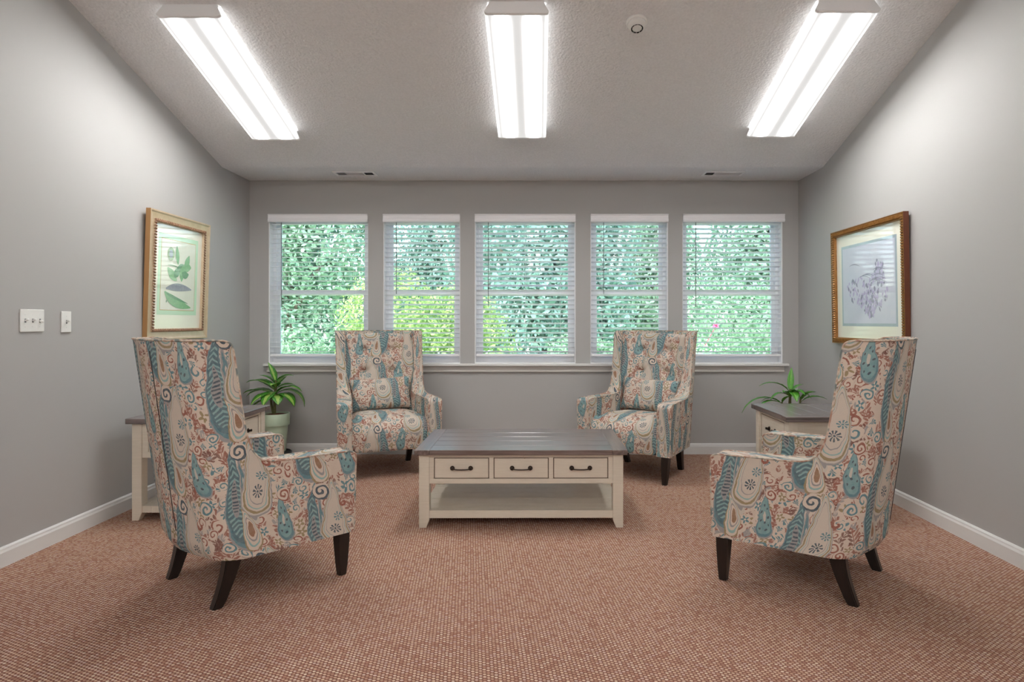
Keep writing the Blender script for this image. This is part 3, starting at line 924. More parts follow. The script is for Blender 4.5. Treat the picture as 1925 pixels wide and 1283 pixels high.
def superbox(name, hx, hy, hz, pw_, mat, parent, mtx=None, pinch=0.0, nu=56, nv=28, uoff=(0, 0), shape=None):
    """rounded box cushion from a superellipsoid"""
    def sgn(v, p): return math.copysign(abs(v) ** p, v)
    def fn(a, b):
        th = a * 2 * PI; ph = (b - 0.5) * PI
        x = hx * sgn(math.cos(ph), pw_[1]) * sgn(math.cos(th), pw_[0])
        y = hy * sgn(math.cos(ph), pw_[1]) * sgn(math.sin(th), pw_[0])
        z = hz * sgn(math.sin(ph), pw_[1])
        if shape: x, y, z = shape(x, y, z)
        U, Vv = x + uoff[0], y + z * 0.9 + uoff[1]
        p = Vector((x, y, z))
        if mtx is not None: p = mtx @ p
        return p.x, p.y, p.z, U, Vv
    return grid_obj(name, nu, nv, fn, mat, parent)

BUT = [(-0.115, 0.945), (0.115, 0.945), (-0.115, 0.765), (0.115, 0.765)]
def make_chair():
    root = empty('wingback_armchair')
    me = shell_mesh()
    sh = link_mesh('upholstered_shell', me, 'paisley', root, True, 50)
    # underside closing panel
    bm = BM(); pr = u_path(0.205, 0.004, fr=0.54)
    ring = [(x, y) for x, y in pr] + [(-x, y) for x, y in pr[:-1][::-1]]
    bt = [bm.verts.new((x, y, 0.212)) for x, y in ring]; tp = [bm.verts.new((x, y, 0.25)) for x, y in ring]
    bm.faces.new(bt); bm.faces.new(tp)
    for i in range(len(ring)): j = (i + 1) % len(ring); bm.faces.new((bt[i], bt[j], tp[j], tp[i]))
    obj('bottom_panel', bm, 'gap', root)
    # welt cord along the outer and inner front edges, arm tops and the top of the back
    bm = BM()
    for inner in (0, 1):
        half = []
        for z in ROWS[0:]:
            x, y = u_path(z, inner * tk(z))[0]
            half.append((x, y, z))
        top = [(x, y, ROWS[-1]) for x, y in u_path(ROWS[-1], inner * tk(1.1))][1:]
        path = half + top
        full = path + [(-x, y, z) for x, y, z in path[:-1][::-1]]
        # thin out near-duplicate points
        f2 = [full[0]]
        for p in full[1:]:
            if (Vector(p) - Vector(f2[-1])).length > 0.006: f2.append(p)
        tube(bm, f2, 0.0038, 6)
    obj('piping', bm, 'piping', sh, True)
    # stitched seam down the outside of the back
    bm = BM()
    tube(bm, [(0.05, u_path(z, 0.0)[-3][1] - 0.0005, z) for z in np.linspace(0.30, 1.06, 16)], 0.0022, 5)
    obj('back_seam', bm, 'seam', sh)
    # seat: deep rolled cushion down to the bottom edge
    def seat_fn(a, b):
        # b along a profile from the back top, forward, over the roll, down the front
        prof = [(0.00, 0.452), (0.10, 0.462), (0.25, 0.474), (0.36, 0.474), (0.43, 0.464), (0.485, 0.446), (0.525, 0.418), (0.548, 0.38), (0.556, 0.34), (0.554, 0.29), (0.549, 0.24), (0.543, 0.208), (0.536, 0.205)]
        L_ = [0.0]
        for p, q_ in zip(prof, prof[1:]): L_.append(L_[-1] + math.hypot(p[0] - q_[0], p[1] - q_[1]))
        s = b * L_[-1]
        y = np.interp(s, L_, [p[0] for p in prof]); z = np.interp(s, L_, [p[1] for p in prof])
        w = half_w(max(y, 0.0), 0.4) - tk(0.4) + 0.004
        xn = (a - 0.5) * 2
        e = 1 - abs(xn) ** 5
        if b < 0.62: z = z - 0.030 * (1 - e)
        else: y = y - 0.012 * (1 - e)
        y = y + 0.012 * (1 - xn * xn) * min(b * 1.6, 1)
        return xn * w, y, z, xn * w + 0.03, 1.0 - s
    grid_obj('seat', 32, 44, seat_fn, 'paisley', root)
    # tufted inner back
    def pad_fn(a, b):
        z = 0.44 + b * 0.655
        xn = (a - 0.5) * 2
        hw_ = half_w(0, z) - tk(z) + 0.012
        x = xn * hw_
        y0 = back_of(z) + 0.075
        y = y0 + 0.075 - 0.02 * b + 0.015 * math.sin(PI * b)
        y += 0.030 * (abs(xn) ** 4)
        for bx, bz in BUT:
            d2 = ((x - bx) ** 2 + (z - bz) ** 2)
            y -= 0.030 * math.exp(-d2 / (2 * 0.022 ** 2)) + 0.012 * math.exp(-d2 / (2 * 0.06 ** 2))
        # pull lines between the buttons
        for (ax, az), (cx2, cz2) in ((BUT[0], BUT[3]), (BUT[1], BUT[2]), (BUT[0], BUT[2]), (BUT[1], BUT[3])):
            A_ = Vector((ax, az)); B_ = Vector((cx2, cz2)); P_ = Vector((x, z)); t = max(0, min(1, (P_ - A_).dot(B_ - A_) / (B_ - A_).length_squared))
            d = (P_ - (A_ + (B_ - A_) * t)).length
            y -= 0.006 * math.exp(-d * d / (2 * 0.010 ** 2))
        if b > 0.94: y -= 0.10 * ((b - 0.94) / 0.06) ** 2
        return x, y, z + (0.004 if b > 0.99 else 0), x + 0.11, z + 0.03
    pad = grid_obj('back_pad', 56, 60, pad_fn, 'paisley', root)
    for bx, bz in BUT:
        bm = BM()
        b = (bz - 0.44) / 0.655
        y0 = back_of(bz) + 0.075 + 0.075 - 0.02 * b + 0.015 * math.sin(PI * b) - 0.048
        bmesh.ops.create_uvsphere(bm, u_segments=14, v_segments=8, radius=0.011)
        uvl = bm.loops.layers.uv.verify()
        for v_ in bm.verts: v_.co = Vector((v_.co.x + bx, v_.co.y * 0.5 + y0, v_.co.z + bz))
        for f in bm.faces:
            for l in f.loops: l[uvl].uv = (l.vert.co.x, l.vert.co.z)
        obj('tuft_button', bm, 'paisley', pad, True, None)
    # legs
    for s in (-1, 1):
        bm = BM()
        def leg_ring(cx_, cy2, z, hx_, hy_): return [bm.verts.new((cx_ + a * hx_, cy2 + b * hy_, z)) for a, b in ((-1, -1), (1, -1), (1, 1), (-1, 1))]
        rs = [leg_ring(s * (0.335 - 0.008 * t), 0.512 + 0.006 * t, 0.214 * (1 - t), 0.029 - 0.012 * t, 0.029 - 0.012 * t) for t in (0, 0.25, 0.5, 0.75, 1.0)]
        for a, b in zip(rs, rs[1:]):
            for j in range(4): bm.faces.new((a[j], a[(j + 1) % 4], b[(j + 1) % 4], b[j]))
        bm.faces.new(rs[0]); bm.faces.new(rs[-1])
        bmesh.ops.bevel(bm, geom=[e for e in bm.edges if abs((e.verts[0].co - e.verts[1].co).z) > 0.02], offset=0.005, segments=2, affect='EDGES')
        obj('leg', bm, 'leg', root)
        bm = BM()
        rs = []
        for i in range(9):
            t = i / 8
            z = 0.24 * (1 - t)
            cy2 = 0.055 - 0.062 * t ** 1.7
            rs.append(leg_ring(s * (0.252 - 0.016 * t), cy2, z, 0.024 - 0.004 * t, 0.036 - 0.016 * t))
        for a, b in zip(rs, rs[1:]):
            for j in range(4): bm.faces.new((a[j], a[(j + 1) % 4], b[(j + 1) % 4], b[j]))
        bm.faces.new(rs[0]); bm.faces.new(rs[-1])
        bmesh.ops.bevel(bm, geom=[e for e in bm.edges if abs((e.verts[0].co - e.verts[1].co).z) > 0.01], offset=0.004, segments=2, affect='EDGES')
        obj('leg', bm, 'leg', root)
    return root
def make_pillow():
    """lumbar pillow: wide, plump in the middle and pinched at its corners"""
    def fn(side):
        def g(a, b):
            xn, zn = (a - 0.5) * 2, (b - 0.5) * 2
            puff = (max(0, 1 - xn ** 4) * max(0, 1 - zn ** 4)) ** 0.55
            hx_, hz_ = 0.232, 0.125
            ear = 1 + 0.045 * (xn * xn * zn * zn) - 0.03 * (1 - xn * xn * zn * zn)
            x, z = xn * hx_ * ear, zn * hz_ * ear
            return x, side * 0.058 * puff, z, x + 0.3 + (0.5 if side > 0 else 0), z + 0.2
        return g
    vs, uvs, fs = [], [], []
    nu, nv = 30, 20
    for side in (-1, 1):
        b0 = len(vs)
        for j in range(nv + 1):
            for i in range(nu + 1):
                x, y, z, a, b = fn(side)(i / nu, j / nv); vs.append((x, y, z)); uvs.append((a, b))
        for j in range(nv):
            for i in range(nu):
                a = b0 + j * (nu + 1) + i; q4 = (a, a + 1, a + nu + 2, a + nu + 1)
                fs.append(q4 if side < 0 else q4[::-1])
    me = bpy.data.meshes.new('lumbar_pillow'); me.from_pydata(vs, [], fs)
    uvl = me.uv_layers.new(name='UVMap')
    vi = np.zeros(len(me.loops), dtype=np.int32); me.loops.foreach_get('vertex_index', vi)
    uvl.data.foreach_set('uv', np.array(uvs, dtype=np.float32)[vi].ravel())
    o = link_mesh('lumbar_pillow', me, 'paisley', None, True)
    bm = BM()
    ring = []
    for i in range(nu + 1): ring.append(fn(1)(i / nu, 0)[:3])
    for j in range(1, nv + 1): ring.append(fn(1)(1, j / nv)[:3])
    for i in range(nu - 1, -1, -1): ring.append(fn(1)(i / nu, 1)[:3])
    for j in range(nv - 1, -1, -1): ring.append(fn(1)(0, j / nv)[:3])
    tube(bm, ring, 0.0032, 6)
    obj('piping', bm, 'piping', o, True)
    return o
chair = make_chair()
pillow = make_pillow()
GC = 'paisley wingback armchairs around the coffee table'
CH = [  # x, y (mid of rear feet), facing angle, label
    (-1.507, 2.718, 50, 'paisley wingback armchair at front left, its back towards us beside the left side table', None),
    (1.451, 2.777, 141, 'paisley wingback armchair at front right, its back towards us beside the right side table', 'lumbar pillow in the front right armchair, mostly hidden by its arm'),
    (-1.335, 5.20, -67, 'paisley wingback armchair at rear left, facing us before the first two windows', 'paisley lumbar pillow lying in the rear left armchair'),
    (0.934, 5.104, -125, 'paisley wingback armchair at rear right, facing us before the fourth window', 'paisley lumbar pillow lying in the rear right armchair')]
for i, (x, y, a, lb, pl) in enumerate(CH):
    o = chair if i == 0 else copy_tree(chair)
    rz = math.radians(a - 90)
    o.location = (x, y, 0); o.rotation_euler = (0, 0, rz)
    setp(o, label=lb, category='armchair', group=GC)
    if pl:
        p = pillow if i == 1 else copy_tree(pillow)
        loc = Matrix.Translation((x, y, 0)) @ Matrix.Rotation(rz, 4, 'Z')
        mt = loc @ Matrix.Translation((0.0, 0.082, 0.590)) @ Matrix.Rotation(math.radians(14), 4, 'X') @ Matrix.Rotation(math.radians([0, 0, 2, -2][i]), 4, 'Y')
        p.matrix_world = mt
        setp(p, label=pl, category='pillow', group='paisley lumbar pillows on the armchairs')

# ------------------------------------------------------------------ plank-topped tables
def plank_top(root, x0, x1, y0, y1, z0, z1, n, bb):
    """breadboard ends across, planks lengthwise"""
    bm = BM(); g = 0.0012
    wy = (y1 - y0) / n
    for i in range(n):
        box(bm, x0 + bb + g, x1 - bb - g, y0 + i * wy + g, y0 + (i + 1) * wy - g, z0, z1, 0.0022, 0, seg=1)
    box(bm, x0, x0 + bb, y0, y1, z0, z1, 0.003, 1, seg=1); box(bm, x1 - bb, x1, y0, y1, z0, z1, 0.003, 1, seg=1)
    box(bm, x0 + 0.004, x1 - 0.004, y0 + 0.004, y1 - 0.004, z0 + 0.001, z1 - 0.003, 0, 2)
    return obj('tabletop', bm, ['plank_x', 'plank_y', 'leg'], root)
def post(root, cx_, cy_, w, z1, sx, sy):
    """square post, foot cut back on its two inner sides"""
    bm = BM(); h = w / 2
    zs = [0.0, 0.045, z1]
    rs = []
    for z in zs:
        cut = 0.018 if z == 0.0 else 0.0
        xa, xb = cx_ - h + (cut if sx > 0 else 0), cx_ + h - (cut if sx < 0 else 0)   # sx>0: inner side is at lower x
        ya, yb = cy_ - h + (cut if sy > 0 else 0), cy_ + h - (cut if sy < 0 else 0)
        rs.append([bm.verts.new(p) for p in ((xa, ya, z), (xb, ya, z), (xb, yb, z), (xa, yb, z))])
    for a, b in zip(rs, rs[1:]):
        for j in range(4): bm.faces.new((a[j], a[(j + 1) % 4], b[(j + 1) % 4], b[j]))
    bm.faces.new(rs[0]); bm.faces.new(rs[-1])
    bmesh.ops.bevel(bm, geom=list(bm.edges), offset=0.0018, segments=1, affect='EDGES')
    return obj('leg', bm, 'cream', root)
def bail_handle(parent, cx_, cz, yf, w=0.052):
    """bar pull with two round rosettes, face towards -y"""
    bm = BM()
    for s in (-1, 1):
        n0 = len(bm.verts); lathe(bm, [(0.0, 0.0), (0.0125, 0.0), (0.0135, 0.003), (0.011, 0.006), (0.006, 0.008), (0.0055, 0.018), (0.0085, 0.021), (0.0075, 0.026), (0.0, 0.028)], 16)
        bm.verts.ensure_lookup_table()
        mt = Matrix.Translation((cx_ + s * w, yf, cz)) @ Matrix.Rotation(PI / 2, 4, 'X')
        for v_ in bm.verts[n0:]: v_.co = mt @ v_.co
    tube(bm, [(cx_ + w * math.cos(t_) , yf - 0.020, cz - 0.006 * math.sin(t_)) for t_ in np.linspace(0, PI, 9)], 0.0035, 8)
    return obj('handle', bm, 'bronze', parent, True)
def table_body(root, x0, x1, y0, y1, ztop, zap, pwid, drawers, shelf, mid_panel=True, hs=0.052, shelf_h=0.044):
    """posts, aprons, drawers on the -y face, low shelf. Returns nothing."""
    h = pwid / 2
    for sx in (-1, 1):
        for sy in (-1, 1):
            post(root, (x0 + h) if sx < 0 else (x1 - h), (y0 + h) if sy < 0 else (y1 - h), pwid, ztop, sx, sy)
    r = 0.006   # recess of the panels behind the posts
    a0, a1, b0, b1 = x0 + pwid, x1 - pwid, y0 + r, y1 - r
    # drawer face frame
    n = drawers
    bm = BM()
    top_r, bot_r, st = 0.020, 0.028, 0.026
    dz0, dz1 = zap + bot_r, ztop - top_r
    box(bm, a0, a1, b0, b0 + 0.02, dz1, ztop, 0.001); box(bm, a0, a1, b0, b0 + 0.02, zap, dz0, 0.001)
    wd = (a1 - a0 - st * (n + 1)) / n
    for i in range(n + 1):
        xs = a0 + i * (wd + st); box(bm, xs, xs + st, b0, b0 + 0.02, dz0, dz1, 0.001)
    obj('face_frame', bm, 'cream', root)
    for i in range(n):
        xs = a0 + st + i * (wd + st)
        bm = BM(); g = 0.0025
        box(bm, xs + g, xs + wd - g, b0 + 0.002, b0 + 0.018, dz0 + g, dz1 - g, 0.0015)
        box(bm, xs, xs + wd, b0 + 0.014, b0 + 0.018, dz0, dz1, 0, 1)
        # rubbed bead line around the drawer
        for (p, q_, rr, ss) in ((xs + g, xs + wd - g, dz0 + g, dz0 + g + 0.0025), (xs + g, xs + wd - g, dz1 - g - 0.0025, dz1 - g)):
            box(bm, p, q_, b0 + 0.0012, b0 + 0.003, rr, ss, 0, 1)
        for (p, q_) in ((xs + g, xs + g + 0.0025), (xs + wd - g - 0.0025, xs + wd - g)):
            box(bm, p, q_, b0 + 0.0012, b0 + 0.003, dz0 + g, dz1 - g, 0, 1)
        box(bm, xs + 0.01, xs + wd - 0.01, b0 + 0.02, b1 - 0.03, dz0 + 0.004, dz1 - 0.01)
        dr = obj('drawer', bm, ['cream', 'glaze'], root)
        bail_handle(dr, xs + wd / 2, (dz0 + dz1) / 2, b0 + 0.002, hs)
    # other aprons: framed recessed panels
    def panel(name, p0, p1, along, at, sgn_):
        bm = BM()
        def bb(u0_, u1_, d0, d1, z0_, z1_, bv=0.001):
            lo, hi = sorted((at + sgn_ * d0, at + sgn_ * d1))
            if along == 'x': box(bm, u0_, u1_, lo, hi, z0_, z1_, bv)
            else: box(bm, lo, hi, u0_, u1_, z0_, z1_, bv)
        fw = 0.035
        bb(p0, p1, 0.0, 0.02, ztop - fw * 0.7, ztop); bb(p0, p1, 0.0, 0.02, zap, zap + fw)
        bb(p0, p0 + fw, 0.0, 0.02, zap + fw, ztop - fw * 0.7); bb(p1 - fw, p1, 0.0, 0.02, zap + fw, ztop - fw * 0.7)
        bb(p0 + fw, p1 - fw, 0.007, 0.018, zap + fw, ztop - fw * 0.7, 0)
        obj(name, bm, 'cream', root)
    panel('side_panel', y0 + pwid, y1 - pwid, 'y', x0 + r, 1)
    panel('side_panel', y0 + pwid, y1 - pwid, 'y', x1 - r, -1)
    panel('back_panel', a0, a1, 'x', y1 - r, -1)
    if shelf:
        z1 = shelf; z0 = shelf - shelf_h
        bm = BM()
        ns = 5; wy = (y1 - y0 - 2 * r) / ns
        for i in range(ns):
            ya, yb = y0 + r + i * wy, y0 + r + (i + 1) * wy - 0.001
            xa, xb = (a0, a1) if i in (0, ns - 1) else (x0 + r + 0.004, x1 - r - 0.004)
            if i in (0, ns - 1):
                # notch round the posts
                if i == 0:
                    box(bm, a0, a1, y0 + r, y0 + pwid, z0, z1, 0.0015); ya = y0 + pwid + 0.0006
                    box(bm, x0 + r, x1 - r, ya, yb, z0, z1, 0.001)
                else:
                    box(bm, a0, a1, y1 - pwid, y1 - r, z0, z1, 0.0015)
                    box(bm, x0 + r, x1 - r, ya, y1 - pwid - 0.0006, z0, z1, 0.001)
            else: box(bm, x0 + r, x1 - r, ya, yb, z0, z1, 0.001)
        obj('lower_shelf', bm, 'cream', root)
# coffee table
TX, TY0, TD, TW_ = -0.106, 3.530, 0.700, 1.212
root = empty('coffee_table', (TX, TY0 + TD / 2, 0), math.radians(0.3), 'low cream coffee table with dark plank top and three drawers at the centre', 'coffee table')
hx, hy = TW_ / 2, TD / 2
plank_top(root, -hx, hx, -hy, hy, 0.421, 0.450, 5, 0.085)
table_body(root, -hx + 0.022, hx - 0.022, -hy + 0.028, hy - 0.028, 0.421, 0.252, 0.059, 3, 0.098, hs=0.052)
# side tables: drawer faces the room
def side_table(loc, rz, label):
    root = empty('side_table', loc, rz, label, 'side table', 'matching plank-topped side tables')
    hx, hy = 0.310, 0.294       # x: along the drawer face, y: into the table
    plank_top(root, -hx, hx, -hy, hy, 0.576, 0.608, 5, 0.070)
    table_body(root, -hx + 0.025, hx - 0.025, -hy + 0.025, hy - 0.025, 0.576, 0.372, 0.058, 1, 0.086, hs=0.05, shelf_h=0.040)
side_table((-2.1445, 3.97, 0), PI / 2, 'cream side table with dark plank top against the left wall behind the front left armchair')
side_table((1.775, 4.045, 0), -PI / 2, 'cream side table with dark plank top near the right wall behind the front right armchair')

# ------------------------------------------------------------------ potted plants
def leaf(root, base, az, el, ln, wd, droop, mat, twist=0.0, fold=0.25, stalk=0.12):
    """arching leaf: az heading, el starting elevation (rad), droop = total bend downwards"""
    n, m_ = 14, 4
    pts = [Vector(base)]; dirs = []
    e = el
    for i in range(n):
        d = Vector((math.cos(az) * math.cos(e), math.sin(az) * math.cos(e), math.sin(e)))
        dirs.append(d); pts.append(pts[-1] + d * ln / n); e -= droop / n
    dirs.append(dirs[-1])
    bm = BM(); uvl = bm.loops.layers.uv.new('UVMap')
    grid = []
    side0 = Vector((-math.sin(az), math.cos(az), 0))
    for i in range(n + 1):
        t = i / n
        if t < stalk: w = 0.10 + 0.05 * t
        else:
            s = (t - stalk) / (1 - stalk); w = math.sin(PI * min(s * 0.93 + 0.07, 1.0) ** 0.80) ** 0.9
            w = max(w, 0.10 * (1 - s) + 0.01)
        w *= wd / 2
        up = side0.cross(dirs[i]).normalized() * -1
        sd = (side0 * math.cos(twist) + up * math.sin(twist))
        row = []
        for j in range(-m_ // 2, m_ // 2 + 1):
            q_ = j / (m_ / 2)
            p = pts[i] + sd * w * q_ + up * (abs(q_) * w * fold + 0.0015 * math.sin(t * 40) * abs(q_) )
            row.append((bm.verts.new(p), (q_ * 0.5 + 0.5, t)))
        grid.append(row)
    for a, b in zip(grid, grid[1:]):
        for j in range(m_):
            q4 = (a[j], a[j + 1], b[j + 1], b[j])
            f = bm.faces.new([v_[0] for v_ in q4])
            for l, v_ in zip(f.loops, q4): l[uvl].uv = v_[1]
    o = obj('leaf', bm, mat, root, True, None)
    sm = o.modifiers.new('thickness', 'SOLIDIFY'); sm.thickness = 0.0012; sm.offset = 0
    return o
def pot_parts(root, r_top, h, z0, rim_h, soil_drop=0.012, saucer=None):
    bm = BM()
    rb = r_top * 0.70
    lathe(bm, [(0, z0), (rb, z0), (rb + 0.003, z0 + 0.006), (r_top * 0.865, z0 + h - rim_h - 0.012), (r_top * 0.87, z0 + h - rim_h - 0.004), (r_top * 0.985, z0 + h - rim_h - 0.004), (r_top, z0 + h - rim_h + 0.002), (r_top * 1.02, z0 + h - 0.006), (r_top * 1.0, z0 + h), (r_top * 0.93, z0 + h), (r_top * 0.90, z0 + h - 0.04), (0, z0 + h - 0.04)], 48)
    obj('pot', bm, 'pot', root, True, 30)
    bm = BM(); lathe(bm, [(r_top * 0.90, z0 + h - soil_drop - 0.01), (r_top * 0.88, z0 + h - soil_drop), (r_top * 0.4, z0 + h - soil_drop + 0.006), (0, z0 + h - soil_drop + 0.008)], 32); obj('soil', bm, 'soil', root, True)
    if saucer:
        bm = BM(); lathe(bm, [(0, 0.0), (saucer * 0.86, 0.0), (saucer * 0.96, 0.012), (saucer, 0.034), (saucer, z0 - 0.008), (saucer * 0.93, z0), (saucer * 0.88, z0 - 0.012), (0, z0 - 0.012 )], 40); obj('saucer', bm, 'black', root, True, 40)
# left plant on the floor between the side table and the window wall
root = empty('potted_plant', (-2.255, 5.33, 0), 0, 'leafy variegated plant in a green pot on the floor by the back left corner', 'plant')
pot_parts(root, 0.110, 0.325, 0.072, 0.095, saucer=0.128)
bm = BM()
tube(bm, [(-0.015, 0, 0.38), (-0.012, 0, 0.47), (-0.005, 0, 0.58), (0.0, 0, 0.68)], [0.013, 0.012, 0.012, 0.009], 10)
tube(bm, [(-0.03, 0.02, 0.38), (-0.05, 0.02, 0.47), (-0.055, 0.02, 0.55)], [0.010, 0.010, 0.008], 8)
obj('stem', bm, 'stem', root, True)
R = math.radians
LV = [ # az, el, len, width, droop, z
    (R(170), R(72), 0.17, 0.050, R(10), 0.66), (R(15), R(55), 0.15, 0.055, R(75), 0.66), (R(200), R(65), 0.15, 0.060, R(60), 0.63), (R(20), R(40), 0.15, 0.055, R(60), 0.60),
    (R(185), R(38), 0.24, 0.060, R(85), 0.55), (R(175), R(30), 0.28, 0.070, R(60), 0.55), (R(190), R(20), 0.22, 0.065, R(90), 0.50), (R(165), R(48), 0.30, 0.062, R(75), 0.58),
    (R(-5), R(50), 0.24, 0.055, R(95), 0.56), (R(5), R(35), 0.30, 0.060, R(130), 0.56), (R(-20), R(20), 0.22, 0.068, R(95), 0.55), (R(-60), R(10), 0.17, 0.060, R(80), 0.56),
    (R(-100), R(5), 0.20, 0.060, R(75), 0.58), (R(-80), R(45), 0.17, 0.060, R(70), 0.61), (R(-130), R(20), 0.22, 0.062, R(80), 0.55), (R(-150), R(55), 0.18, 0.055, R(60), 0.60), (R(60), R(60), 0.13, 0.05, R(50), 0.62)]
for az, el, ln, wd, dr, z in LV:
    leaf(root, (-0.003, 0, z), az, el, ln * 1.10, wd * 1.85, dr * 1.0, 'leaf_varieg', fold=0.22)
# right plant behind the side table
root = empty('potted_plant', (1.93, 4.80, 0), 0, 'arching strap-leaved plant behind the right side table', 'plant')
pot_parts(root, 0.125, 0.40, 0.0, 0.09)
bm = BM()
tube(bm, [(0.0, 0, 0.38), (0.0, 0, 0.52), (0.005, 0, 0.66)], [0.013, 0.012, 0.008], 10)
tube(bm, [(0.05, 0, 0.38), (0.075, 0, 0.50), (0.085, 0, 0.60)], [0.011, 0.010, 0.007], 8)
tube(bm, [(-0.04, 0.0, 0.38), (-0.05, 0.0, 0.48), (-0.06, 0, 0.56)], [0.010, 0.009, 0.007], 8)
obj('stem', bm, 'stem', root, True)
LV = [(0.005, R(60), R(78), 0.19, 0.034, R(15), 0.63), (0.005, R(10), R(62), 0.13, 0.036, R(60), 0.62), (0.005, R(185), R(52), 0.26, 0.030, R(85), 0.63), (0.0, R(195), R(40), 0.18, 0.032, R(100), 0.60),
      (-0.06, R(180), R(35), 0.34, 0.032, R(105), 0.55), (-0.06, R(190), R(25), 0.20, 0.036, R(70), 0.55), (-0.06, R(170), R(55), 0.16, 0.028, R(100), 0.54), (0.005, R(-95), R(20), 0.17, 0.050, R(80), 0.63), (0.005, R(-70), R(45), 0.16, 0.040, R(90), 0.62),
      (0.005, R(-20), R(45), 0.16, 0.036, R(110), 0.61), (0.085, R(20), R(55), 0.16, 0.032, R(70), 0.57), (0.085, R(-10), R(40), 0.19, 0.034, R(70), 0.56), (0.085, R(-60), R(60), 0.14, 0.036, R(60), 0.57), (0.085, R(150), R(70), 0.13, 0.034, R(60), 0.58),
      (0.0, R(-130), R(50), 0.15, 0.040, R(70), 0.60), (-0.06, R(-60), R(60), 0.12, 0.034, R(60), 0.55)]
for bx, az, el, ln, wd, dr, z in LV:
    leaf(root, (bx, 0, z), az, el, ln * 1.08, wd * 1.45, dr, 'leaf_plain', fold=0.3)

# ------------------------------------------------------------------ garden beyond the windows
def foliage_mat(name, a, b, tr_=0.35):
    k = M(name, a, 0.6)
    gi = k.node('ShaderNodeObjectInfo')
    n = k.noise(k.coord('Object'), 1.6, 3, 0.6)
    n2 = k.noise(k.coord('Object'), 12, 2)
    f = (n * 0.6 + n2 * 0.5)
    c = k.mix(f.mn(1.0), a, b)
    k.base(c)
    tl = k.node('ShaderNodeBsdfTranslucent'); k.link(c, tl.inputs[0])
    mx_ = k.node('ShaderNodeMixShader'); mx_.inputs[0].default_value = tr_
    out = [n_ for n_ in k.t.nodes if n_.type == 'OUTPUT_MATERIAL'][0]
    k.link(k.b.outputs[0], mx_.inputs[1]); k.link(tl.outputs[0], mx_.inputs[2]); k.link(mx_.outputs[0], out.inputs[0])
    return k.m
MAT['tree_a'] = foliage_mat('tree_leaves_blue_green', lin(92, 134, 118), lin(152, 186, 172))
MAT['tree_b'] = foliage_mat('tree_leaves_mid_green', lin(98, 140, 116), lin(162, 192, 166))
MAT['bush_y'] = foliage_mat('bush_leaves_yellow_green', lin(126, 160, 86), lin(178, 200, 126))
MAT['bush_g'] = foliage_mat('bush_leaves_green', lin(104, 144, 110), lin(158, 190, 150))
k = M('tree_bark', lin(96, 84, 74), 0.9); k.base(k.mix(k.noise(k.coord('Object', (8, 8, 2)), 2, 4), lin(80, 70, 62), lin(126, 112, 98))); MAT['bark'] = k.m
k = M('lawn', lin(160, 190, 130), 0.95); n = k.noise(k.coord(), 9, 4); k.base(k.mix(n, lin(150, 180, 124), lin(186, 210, 150))); MAT['lawn'] = k.m
k = M('pink_petals', lin(246, 96, 140), 0.6); MAT['pink'] = k.m
bm = BM(); box(bm, -40, 40, YB + TH + 0.02, 60, -0.5, -0.35); g = obj('lawn', bm, 'lawn'); g['kind'] = 'structure'; g['label'] = 'green lawn outside the windows'
def crown(name, cx_, cy_, cz, rx, ry, rz_, n, size, mat, parent, seed):
    rs = np.random.RandomState(seed)
    # several overlapping lobes
    nl = 12
    la = rs.normal(size=(nl, 3)); la /= np.linalg.norm(la, axis=1)[:, None]
    lobes = la * np.array([rx, ry, rz_]) * 0.55
    lr = rs.uniform(0.38, 0.60, nl)
    which = rs.randint(0, nl, n)
    d = rs.normal(size=(n, 3)); d /= np.linalg.norm(d, axis=1)[:, None]
    rad = rs.uniform(0.55, 1.0, n) ** 0.5
    P = lobes[which] + d * (lr[which] * rad)[:, None] * np.array([rx, ry, rz_])
    P += np.array([cx_, cy_, cz])
    nr = d + rs.normal(size=(n, 3)) * 0.6; nr /= np.linalg.norm(nr, axis=1)[:, None]
    t1 = np.cross(nr, rs.normal(size=(n, 3))); t1 /= np.linalg.norm(t1, axis=1)[:, None]
    t2 = np.cross(nr, t1)
    sz = size * rs.uniform(0.6, 1.3, n)[:, None]
    quad_ = np.stack([P - t1 * sz, P + t2 * sz * 0.5, P + t1 * sz, P - t2 * sz * 0.5], axis=1).reshape(-1, 3)
    me = bpy.data.meshes.new(name)
    me.vertices.add(n * 4); me.vertices.foreach_set('co', quad_.astype(np.float32).ravel())
    me.loops.add(n * 4); me.loops.foreach_set('vertex_index', np.arange(n * 4, dtype=np.int32))
    me.polygons.add(n); me.polygons.foreach_set('loop_start', np.arange(0, n * 4, 4, dtype=np.int32))
    me.update(calc_edges=True); me.validate()
    return link_mesh(name, me, mat, parent)
TR = [(-8.2, 17.4, 2.2, 'tree_a', 'dark blue-green tree at the left edge of the far-left window'),
      (-5.3, 13.2, 1.95, 'tree_b', 'broad green tree seen through the far-left window'),
      (-2.65, 17.4, 2.2, 'tree_a', 'blue-green tree behind the yellow-green shrub, seen through the second window'),
      (0.0, 13.2, 1.95, 'tree_a', 'blue-green tree seen through the middle window'),
      (2.65, 17.4, 2.2, 'tree_b', 'green tree seen through the fourth window'),
      (5.3, 13.2, 1.95, 'tree_b', 'light green tree seen through the far-right window'),
      (7.95, 17.4, 2.2, 'tree_a', 'blue-green tree at the right edge of the far-right window')]
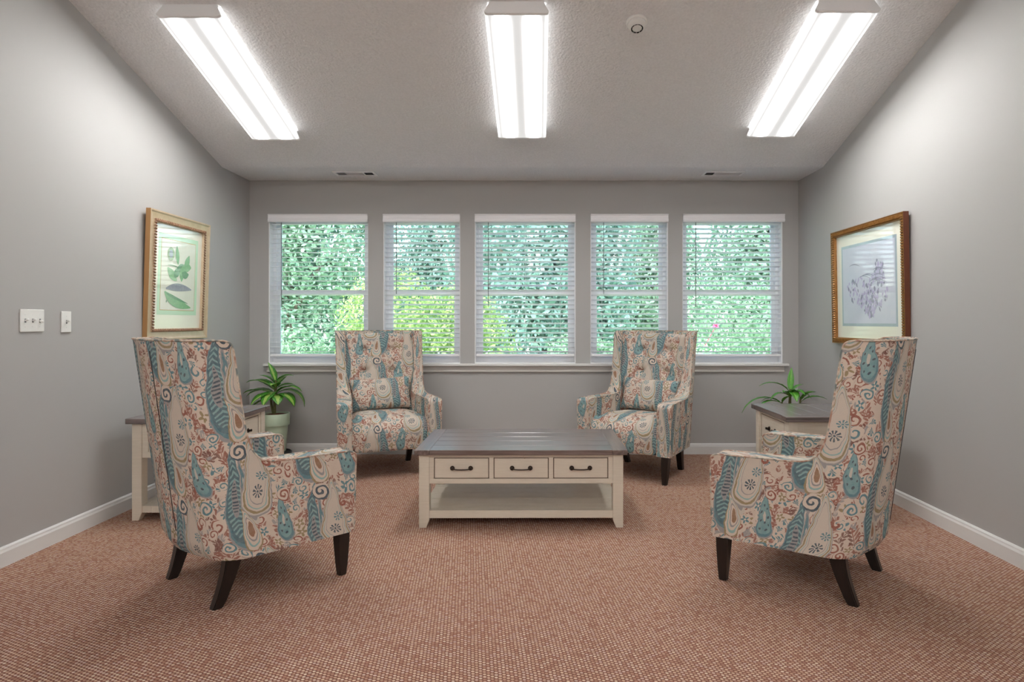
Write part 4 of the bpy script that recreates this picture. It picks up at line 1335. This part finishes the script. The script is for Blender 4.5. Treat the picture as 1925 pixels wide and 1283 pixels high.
for i, (x, y, r, mt, lb) in enumerate(TR):
    root = empty('garden_tree', (x, y, -0.35), 0, lb, 'tree', 'trees beyond the windows')
    bm = BM(); tube(bm, [(0, 0, 0), (0.05, 0, 1.0), (-0.05, 0.05, 2.2), (0.1, 0, 3.4)], [0.2, 0.16, 0.13, 0.07], 10)
    tube(bm, [(0, 0, 1.6), (0.5, -0.1, 2.4), (0.9, -0.2, 3.0)], [0.08, 0.06, 0.03], 8); tube(bm, [(0, 0, 1.8), (-0.5, -0.1, 2.5), (-0.9, 0.1, 3.2)], [0.08, 0.06, 0.03], 8)
    obj('trunk', bm, 'bark', root, True)
    crown('crown', 0, 0, 2.7, r, 1.35, 2.9, 30000, 0.072, mt, root, 20 + i)
BS = [(-1.75, 9.3, 1.35, 0.9, 1.35, 'bush_y', 'bright yellow-green shrub outside the second window'),
      (-4.6, 10.2, 1.2, 0.9, 0.9, 'bush_g', 'low green shrub outside the far-left window'),
      (0.7, 10.4, 1.1, 0.8, 0.75, 'bush_g', 'low green shrub outside the middle window'),
      (3.3, 9.8, 1.5, 0.9, 1.25, 'bush_g', 'green shrub with a pink bloom outside the far-right window')]
for i, (x, y, rx, ry, rz_, mt, lb) in enumerate(BS):
    root = empty('garden_shrub', (x, y, -0.35), 0, lb, 'shrub', 'shrubs outside the windows')
    bm = BM()
    for q_ in range(5):
        a = q_ * 1.3; tube(bm, [(0.05 * math.cos(a), 0.05 * math.sin(a), 0), (0.4 * rx * math.cos(a), 0.3 * math.sin(a), rz_ * 0.8)], [0.03, 0.012], 6)
    obj('branches', bm, 'bark', root)
    crown('foliage', 0, 0, rz_ * 0.85, rx, ry, rz_, 14000, 0.036, mt, root, 60 + i)
    if i == 3:
        bm = BM()
        cc = Vector(((1346 - 1014) / F_PX * 8.75 - x, 8.75 - y, CAM_H - (613 - 606) / F_PX * 8.75 + 0.35))
        rr = random.Random(3)
        for q_ in range(14):
            p = cc + Vector((rr.uniform(-.03, .03), rr.uniform(-.02, .02), rr.uniform(-.035, .035)))
            bmesh.ops.create_icosphere(bm, subdivisions=1, radius=0.018, matrix=Matrix.Translation(p))
        tube(bm, [cc, cc + Vector((-0.05, 0.4, -0.3))], 0.006, 5)
        obj('blossom', bm, 'pink', root, True)['label'] = 'small pink blossom cluster'
